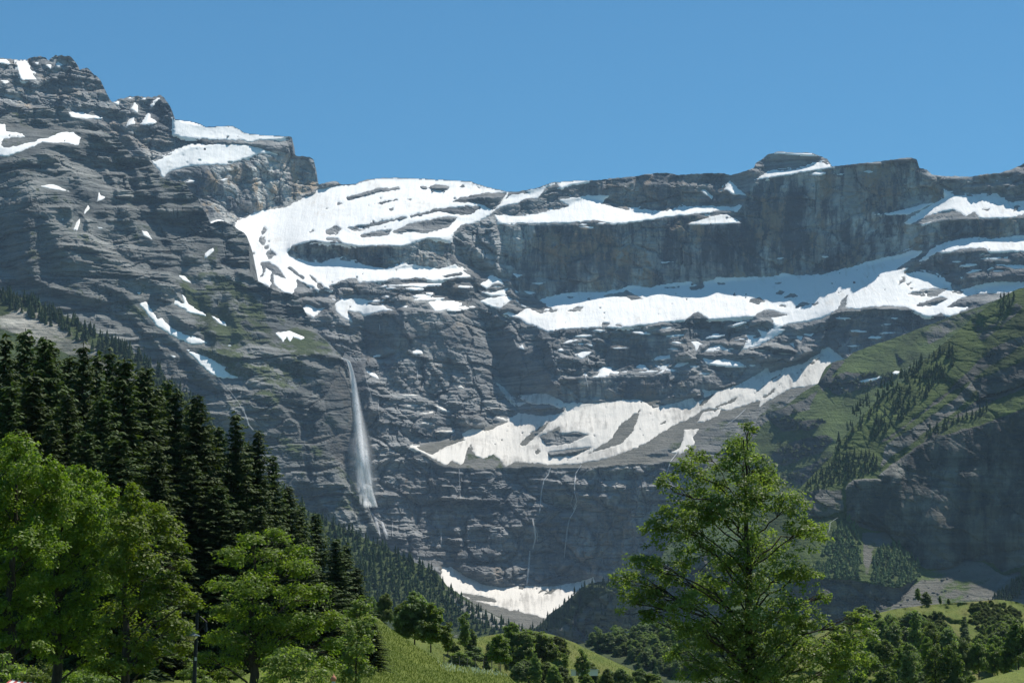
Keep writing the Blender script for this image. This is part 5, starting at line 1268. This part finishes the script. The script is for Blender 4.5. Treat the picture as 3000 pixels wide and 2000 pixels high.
# ------------------------------------------------------------------ water
def water_material():
    t = NT('falling_water', 0.6)
    n = t.noise((0.30, 0.30, 0.012), 7, 0.7)
    t.color((0.95, 0.96, 0.97))
    tl = t.n.new('ShaderNodeBsdfTranslucent'); tl.inputs['Color'].default_value = (.95, .96, .97, 1)
    m0 = t.n.new('ShaderNodeMixShader'); m0.inputs[0].default_value = 0.6
    t.l.new(t.b.outputs[0], m0.inputs[1]); t.l.new(tl.outputs[0], m0.inputs[2])
    tr = t.n.new('ShaderNodeBsdfTransparent')
    mx = t.n.new('ShaderNodeMixShader')
    a = t.math('MULTIPLY', t.attr('rnd'), t.mr(n, 0.34, 0.56, 0.5, 1.0))
    t.l.new(a, mx.inputs[0]); t.l.new(tr.outputs[0], mx.inputs[1]); t.l.new(m0.outputs[0], mx.inputs[2])
    t.l.new(mx.outputs[0], t.out.inputs['Surface'])
    return t.m
M_WATER = water_material()

def ribbon(acc, att, path, widths, sheet, lift, op=1.0, soft=True, throw=0.0):
    """a strand of water following traced points down the rock, five points across with a rounded front"""
    p = pts(path) if isinstance(path, str) else np.asarray(path)
    w = np.interp(np.linspace(0, 1, 40), np.linspace(0, 1, len(widths)), widths)
    L = np.concatenate([[0], np.cumsum(np.linalg.norm(np.diff(p, axis=0), axis=1))])
    s = np.linspace(0, L[-1], 40)
    x = np.interp(s, L, p[:, 0]); y = np.interp(s, L, p[:, 1])
    D = sheet.grid_at(sheet.Dr, x, y) - lift
    D = np.minimum.accumulate(D)
    D = np.convolve(np.pad(D, 4, 'edge'), np.ones(9) / 9, 'valid') - 2.0 - throw * np.linspace(0, 1, 40) ** 1.5
    cols = np.array([-1, -.55, 0, .55, 1.0]); dep = np.array([0.6, 0.2, 0, .2, .6]); al = np.array([0.0, .95, 1, .95, 0.0]) if soft else np.array([.5, 1, 1, 1, .5])
    V = P(x[:, None] + cols * w[:, None] * .5, y[:, None] + 0 * cols, D[:, None] + dep * w[:, None] * .5)
    n = acc.n
    i = np.arange(39)[:, None] * 5; j = np.arange(4)[None]
    acc.add(V.reshape(-1, 3), np.stack([i + j, i + j + 1, i + j + 6, i + j + 5], -1).reshape(-1, 4))
    tp = np.ones(40); tp[-4:] = [.8, .6, .35, .1]
    att.append((al[None] * tp[:, None] * op).ravel())

def waterfall(label, strands, sheet, lift=6.0, group=None, name='waterfall', throw=0.0):
    a = Acc(); att = []
    for st in strands:
        ribbon(a, att, st[0], st[1], sheet, lift, *(st[2:3]), throw=throw)
    link(name, mesh_np(name, np.vstack(a.v), np.vstack(a.q), {'rnd': np.concatenate(att)}, smooth=True, mats=[M_WATER]), label=label, cat='waterfall', group=group)

r7 = np.random.default_rng(77)
main = [('1003,1048 1020,1056 1030,1085 1036,1120 1041,1160 1046,1200 1052,1250 1058,1300 1063,1350 1067,1400 1072,1440', (10, 14, 20, 28, 34, 40, 46, 52, 54, 48), .62),
        ('1004,1049 1022,1058 1031,1090 1037,1130 1043,1180 1049,1230 1056,1290 1062,1350 1066,1400', (10, 14, 18, 21, 22, 22, 20, 17, 12), 1.0)]
main.append(('1046,1190 1052,1260 1058,1330 1066,1400 1076,1470', (20, 60, 84, 90, 80), .28))
for k in range(9):
    x0 = 1062 + r7.uniform(-16, 18); y0 = 1300 + r7.uniform(0, 90)
    main.append((np.array([[x0, y0], [x0 + 4, y0 + 50], [x0 + 8 + r7.uniform(-4, 8), y0 + 100 + r7.uniform(0, 30)]]), (9, 14, 9), .5))
for k in range(6):
    x0 = 1062 + k * 4.5
    main.append((np.array([[x0, 1412 + k * 2], [x0 + 6, 1450], [x0 + 8 + k * 2.0, 1486]]), (9, 15, 12), .9))
waterfall('tall white waterfall dropping from the rim left of centre', main, B, 8.0, throw=30.0)
waterfall('short double cascade below the tall waterfall', [('1085,1498 1100,1518 1106,1545 1112,1576', (6, 11, 13, 10)), ('1100,1518 1118,1528 1126,1550 1136,1580', (6, 10, 12, 9)), ('1076,1484 1085,1498 1094,1508', (7, 6, 5)), ('1150,1530 1150,1572', (4, 3), .5)], A, 6.0)
thin = 'thin waterfalls on the cirque walls'
waterfall('thin broken waterfall down the middle of the lowest wall', [('1613,1368 1606,1390 1594,1405 1586,1440 1583,1480 1580,1510', (5, 4, 4, 4, 3)), ('1562,1520 1566,1545 1569,1575 1560,1612', (6, 8, 6, 4), .8), ('1552,1612 1550,1650 1546,1690 1543,1715', (5, 7, 8, 6), .8), ('1566,1540 1575,1565 1573,1590', (2, 4, 2), .6)], A, 4.0, thin)
waterfall('thin branching waterfall at the right of the lowest wall', [('1703,1362 1687,1385 1683,1420 1684,1442', (4, 4, 4, 3)), ('1683,1440 1690,1468 1680,1492 1692,1480', (3, 3, 3)), ('1690,1478 1680,1500 1668,1520', (4, 5, 4)), ('1668,1520 1662,1550 1657,1590 1652,1640', (4, 5, 4, 2), .7), ('1678,1450 1672,1475 1684,1496', (2, 3, 2), .7)], A, 4.0, thin)
waterfall('faint waterfall at the left of the lowest wall', [('1345,1372 1346,1410 1349,1470', (2, 3, 2), .6), ('1292,1548 1293,1592', (3, 3), .7)], A, 4.0, thin)
waterfall('small waterfall on the dark cliff in the middle of the cirque', [('1712,1095 1718,1112 1723,1135', (4, 3, 2)), ('1765,1085 1762,1120', (2, 2), .6), ('1722,1042 1724,1062', (3, 2))], A, 4.0, thin)
waterfall('thin stream beside the big tree on the right wall', [('1985,1325 1965,1350 1950,1395 1942,1440', (4, 4, 3, 3)), ('2185,1197 2155,1225 2125,1246', (3, 3, 3))], A, 4.0, thin)
waterfall('short falls right of the tall waterfall', [('1068,1085 1075,1120 1085,1150 1092,1190', (2, 2, 2), .6), ('1222,1085 1225,1120', (3, 3), .7), ('1108,1170 1110,1205 1114,1232', (3, 2, 3), .7), ('1112,950 1113,968', (2, 2), .8)], A, 4.0, thin)
waterfall('small stream below the snow patch on the left mountain', [('640,1108 670,1140 700,1180 715,1210', (2, 3, 3), .5), ('712,1195 730,1245 745,1262', (4, 5, 4), .7)], B, 8.0, thin)
waterfall('thin stream in the gully on the right mountain', [('2455,1515 2432,1530 2430,1552 2424,1560', (3, 3, 3), .8)], F2, 6.0, thin)

# ------------------------------------------------------------------ boulders on the scree
def boulder_mesh(seed):
    rng = np.random.default_rng(seed)
    import bmesh
    bm = bmesh.new(); bmesh.ops.create_icosphere(bm, subdivisions=2, radius=1)
    for v in bm.verts:
        n = v.co.normalized(); k = 1 + .28 * math.sin(n.x * 3 + seed) * math.cos(n.y * 4 - seed) + rng.uniform(-.1, .1)
        v.co = Vector((n.x * k * 1.2, n.y * k, n.z * k * .75))
    me = bpy.data.meshes.new('boulder'); bm.to_mesh(me); bm.free()
    me.materials.append(M_BOULDER); return me
M_BOULDER = NT('boulder_stone', .95).color((.12, .115, .11)).m
BO = [boulder_mesh(k) for k in range(4)]
for x, y, s in ((2812, 1646, 9), (2827, 1654, 7), (2812, 1672, 8), (2872, 1656, 6), (2762, 1698, 12), (2775, 1694, 8), (2820, 1688, 5), (2735, 1735, 9), (2748, 1740, 9), (2760, 1732, 6), (2770, 1730, 7), (2750, 1752, 7), (2720, 1722, 5), (2690, 1745, 9), (2680, 1752, 10), (2660, 1755, 8), (2835, 1745, 6), (2800, 1720, 4), (2862, 1683, 4), (2710, 1700, 5), (2640, 1770, 8)):
    w_ = F2.at(x, y); r_ = s * .5 * w_[1] / F
    o_ = bpy.data.objects.new('boulder', BO[RNG.integers(4)]); COL.objects.link(o_)
    o_.location = w_; o_.scale = (r_,) * 3; o_.rotation_euler = (0, 0, RNG.random() * 6)
    tag(o_, None, 'dark boulder lying on the scree slope under the huge cliff', 'boulder', 'boulders on the scree slope')

# ------------------------------------------------------------------ street lamp
M_IRON = NT('black_iron', .45).color((.018, .018, .02)).m
M_TIN = NT('grey_blue_enamel', .35).color((.16, .20, .22)).m
def _glass():
    t = NT('lamp_glass', .25); t.color((.55, .50, .38)); t.b.inputs['Transmission Weight'].default_value = .35; return t.m
M_GLASS = _glass()
D_ = 72.0
b_ = P(570, 2000, D_); gz_ = float(zg(b_[0], D_))
lamp = bpy.data.objects.new('street_lamp', None); COL.objects.link(lamp)
lamp.location = (b_[0], D_, gz_); tag(lamp, None, 'black street lamp with a hanging saucer shade between the trees', 'street lamp')
def L_(px, py, dy=0): w = P(px, py, D_); return np.array([w[0] - b_[0], dy, w[2] - gz_])
a = Acc(); a.tube([L_(567, 2190), L_(569, 2000), L_(573, 1900), L_(578, 1793)], [.085, .07, .062, .055], 10)
a.lathe([(0, L_(0, 1790)[2]), (.06, L_(0, 1790)[2]), (.075, L_(0, 1796)[2]), (.05, L_(0, 1800)[2])], (L_(578, 0)[0], 0, 0)); a.lathe([(.14, 0), (.14, .12), (.10, .3), (.085, .5)], (L_(567, 0)[0], 0, 0))
link('pole', a.mesh('pole', M_IRON), parent=lamp)
a = Acc(); a.tube([L_(578, 1800), L_(590, 1808), L_(606, 1823)], [.03, .028, .028], 6); link('arm', a.mesh('arm', M_IRON), parent=lamp)
a = Acc(); a.tube([L_(575, 1850), L_(586, 1842), L_(596, 1832), L_(602, 1824)], [.014] * 4, 6); link('brace', a.mesh('brace', M_IRON), parent=lamp)
a = Acc(); a.tube([L_(604, 1823), L_(603, 1836), L_(603, 1850)], [.028, .045, .05], 8); link('hanger', a.mesh('hanger', M_IRON), parent=lamp)
z_ = L_(0, 1862)[2]; x_ = L_(603, 0)[0]
a = Acc(); a.lathe([(.04, z_ + .17), (.06, z_ + .12), (.13, z_ + .075), (.22, z_ + .03), (.265, z_), (.255, z_ - .015), (.2, z_ + .01)], (x_, 0, 0), 24); link('lamp_shade', a.mesh('lamp_shade', M_TIN), parent=lamp)
a = Acc(); a.lathe([(.20, z_), (.17, z_ - .07), (.11, z_ - .13), (.03, z_ - .155), (0, z_ - .157)], (x_, 0, 0), 20); gl = link('lamp_glass', a.mesh('lamp_glass', M_GLASS), parent=lamp)
a = Acc()
for k in range(6):
    th = k * math.pi / 3; a.tube([(x_ + r * math.cos(th), r * math.sin(th), z_ + dz) for r, dz in ((.205, 0), (.175, -.072), (.113, -.134), (.02, -.162))], [.007] * 4, 4)
link('cage', a.mesh('cage', M_IRON), parent=lamp)
a = Acc(); a.box(L_(571, 1934) + [0, -.085, 0], L_(577, 1924) + [0, -.07, 0]); link('plate', a.mesh('plate', NT('pale_plate', .5).color((.5, .5, .47)).m, False), parent=lamp)

# ------------------------------------------------------------------ fence on the meadow edge, white hut, awning, garden post
M_WOOD = NT('weathered_wood', .9).color((.20, .18, .15)).m
fence = bpy.data.objects.new('fence', None); COL.objects.link(fence)
fp = [(1300, 1945), (1322, 1948), (1345, 1951), (1368, 1953), (1392, 1956), (1416, 1958), (1440, 1962), (1466, 1968)]
fb = [P(x, y, 150.0) for x, y in fp]
fence.location = fb[0]; tag(fence, None, 'low post and wire fence along the lower edge of the meadow', 'fence')
for w in fb:
    a = Acc(); q_ = np.array(w) - fb[0]; a.tube([q_ + [0, 0, -.3], q_ + [.02, 0, .3], q_ + [.01, 0, .66]], [.035, .033, .028], 6); link('post', a.mesh('post', M_WOOD), parent=fence)
for h_ in (.2, .38, .55):
    a = Acc(); a.tube([np.array(w) - fb[0] + [0, -.04, h_ - .02 * (k % 2)] for k, w in enumerate(fb)], [.008] * len(fb), 4); link('wire', a.mesh('wire', M_IRON), parent=fence)

M_WHITE = NT('white_render', .7).color((.72, .72, .70)).m
hut = bpy.data.objects.new('hut', None); COL.objects.link(hut)
hb = P(1712, 1972, 322.0); hut.location = hb; tag(hut, None, 'low white hut with a pale flat roof half hidden by trees on the knoll', 'hut')
a = Acc(); a.box((-1.9, -1.2, -.3), (1.9, 1.2, .5)); link('wall', a.mesh('wall', M_WHITE, False), parent=hut)
a = Acc(); a.box((-2.0, -1.3, .5), (2.0, 1.3, .6)); link('roof', a.mesh('roof', NT('pale_roof', .5).color((.62, .66, .70)).m, False), parent=hut)
a = Acc(); a.box((-1.25, -1.23, -.25), (-.85, -1.2, .42)); link('door', a.mesh('door', M_WOOD, False), parent=hut)

def stripes():
    t = NT('striped_canvas', .8)
    u = t.n.new('ShaderNodeTexCoord')
    s = t.n.new('ShaderNodeSeparateXYZ'); t.l.new(u.outputs['Object'], s.inputs[0])
    f = t.math('FRACT', t.math('MULTIPLY', s.outputs[0], 6.5))
    t.color(t.mix(t.math('GREATER_THAN', f, .5), (.62, .60, .55), (.42, .09, .08)))
    return t.m
aw = bpy.data.objects.new('awning', None); COL.objects.link(aw)
ab = P(70, 1993, 56.0); aw.location = ab; aw.rotation_euler = (0, math.radians(8), math.radians(-12))
tag(aw, None, 'red and white striped awning showing in the lower left corner', 'awning')
a = Acc(); n_ = 14
xs_ = np.linspace(-.36, .36, n_); V_ = []
for x in xs_:
    sg = -.02 * (1 - (x / .36) ** 2)
    V_ += [(x, .6, -.25), (x, 0, sg), (x, -.01, sg - .03), (x, -.9, -.34 + sg)]
i_ = np.arange(n_ - 1)[:, None] * 4; j_ = np.arange(3)[None]
a.add(V_, np.stack([i_ + j_, i_ + 4 + j_, i_ + 5 + j_, i_ + 1 + j_], -1).reshape(-1, 4)); link('canopy', a.mesh('canopy', stripes(), False), parent=aw)
for sx in (-.33, .33):
    a = Acc(); a.tube([(sx, 0, -.02), (sx, 0, -2.2)], [.02, .02], 6); link('pole', a.mesh('pole', M_IRON), parent=aw)
gp = bpy.data.objects.new('garden_post', None); COL.objects.link(gp)
gb = P(977, 2000, 66.0); gp.location = (gb[0], 66, float(zg(gb[0], 66))); tag(gp, None, 'post with an orange domed finial at the bottom edge below the shrub', 'post')
zt = float(P(977, 1984, 66.0)[2]) - gp.location.z
a = Acc(); a.tube([(0, 0, 0), (0, 0, zt - .1)], [.06, .055], 10); link('shaft', a.mesh('shaft', NT('pale_post', .7).color((.5, .48, .44)).m), parent=gp)
a = Acc(); a.lathe([(.062, zt - .1), (.088, zt - .06), (.084, zt - .01), (.05, zt + .045), (.02, zt + .07), (.008, zt + .12), (0, zt + .125)], seg=16); link('finial', a.mesh('finial', NT('terracotta', .6).color((.45, .19, .11)).m), parent=gp)

# ------------------------------------------------------------------ meadow grass and flowers
def tufts(name, sheet, poly, n, h, mat, seed, label):
    rng = np.random.default_rng(seed)
    p = poly_points(poly, math.sqrt(1.0), rng) if False else None
    pg = pts(poly); x0, y0 = pg.min(0); x1, y1 = pg.max(0)
    x = rng.uniform(x0, x1, n * 3); y = rng.uniform(y0, y1, n * 3)
    k = poly_inside(pg, x, y) & (y > np.interp(x, sheet.xs, sheet.ytop) + .5)
    x = x[k][:n]; y = y[k][:n]
    W = sheet.at(x, y)
    hh = h * rng.uniform(.5, 1.4, len(W))
    al = unit(np.stack([rng.normal(0, .35, len(W)), rng.normal(0, .35, len(W)), np.ones(len(W))], -1))
    nr = unit(np.stack([rng.normal(size=len(W)), rng.normal(size=len(W)), 0 * hh], -1))
    V, Q = quads(W + al * hh[:, None] * .45, nr, hh, .22, rng, al)
    link(name, mesh_np(name, V, Q, {'rnd': np.repeat(rng.random(len(W)), 4)}, mats=[mat]), kind='stuff', label=label)
M_TUFT = leaf_material('grass_blades', (.085, .125, .022), (.165, .20, .045), .3, .8, .1)
M_FLOWER = leaf_material('white_flowers', (.55, .56, .48), (.7, .7, .62), .2, .8, .1)
tufts('grass', N1, '900,1870 1075,1797 1200,1878 1300,1942 1480,1972 1540,2010 900,2010', 22000, .13, M_TUFT, 81, 'tall meadow grass')
tufts('grass', N2, '1250,1870 1560,1850 1680,1885 1850,1960 1900,2000 1250,2000', 11000, .22, M_TUFT, 82, 'rough grass on the knoll')
tufts('flowers', N1, '1280,1935 1440,1955 1500,1985 1300,1965', 260, .22, M_FLOWER, 83, 'white flowers along the fence')
# ------------------------------------------------------------------ air
hz = bpy.data.materials.new('air'); hz.use_nodes = True
hz.node_tree.nodes.clear()
_o = hz.node_tree.nodes.new('ShaderNodeOutputMaterial'); _v = hz.node_tree.nodes.new('ShaderNodeVolumePrincipled')
_v.inputs['Color'].default_value = (0.50, 0.74, 1.0, 1); _v.inputs['Density'].default_value = HAZE
_v.inputs['Anisotropy'].default_value = 0.1
hz.node_tree.links.new(_v.outputs[0], _o.inputs['Volume'])
_a = Acc(); _a.box((-9800, -900, -60), (9800, 9700, 1600))
link('haze', _a.mesh('haze', hz, False), kind='stuff', label='thin blue mountain air')
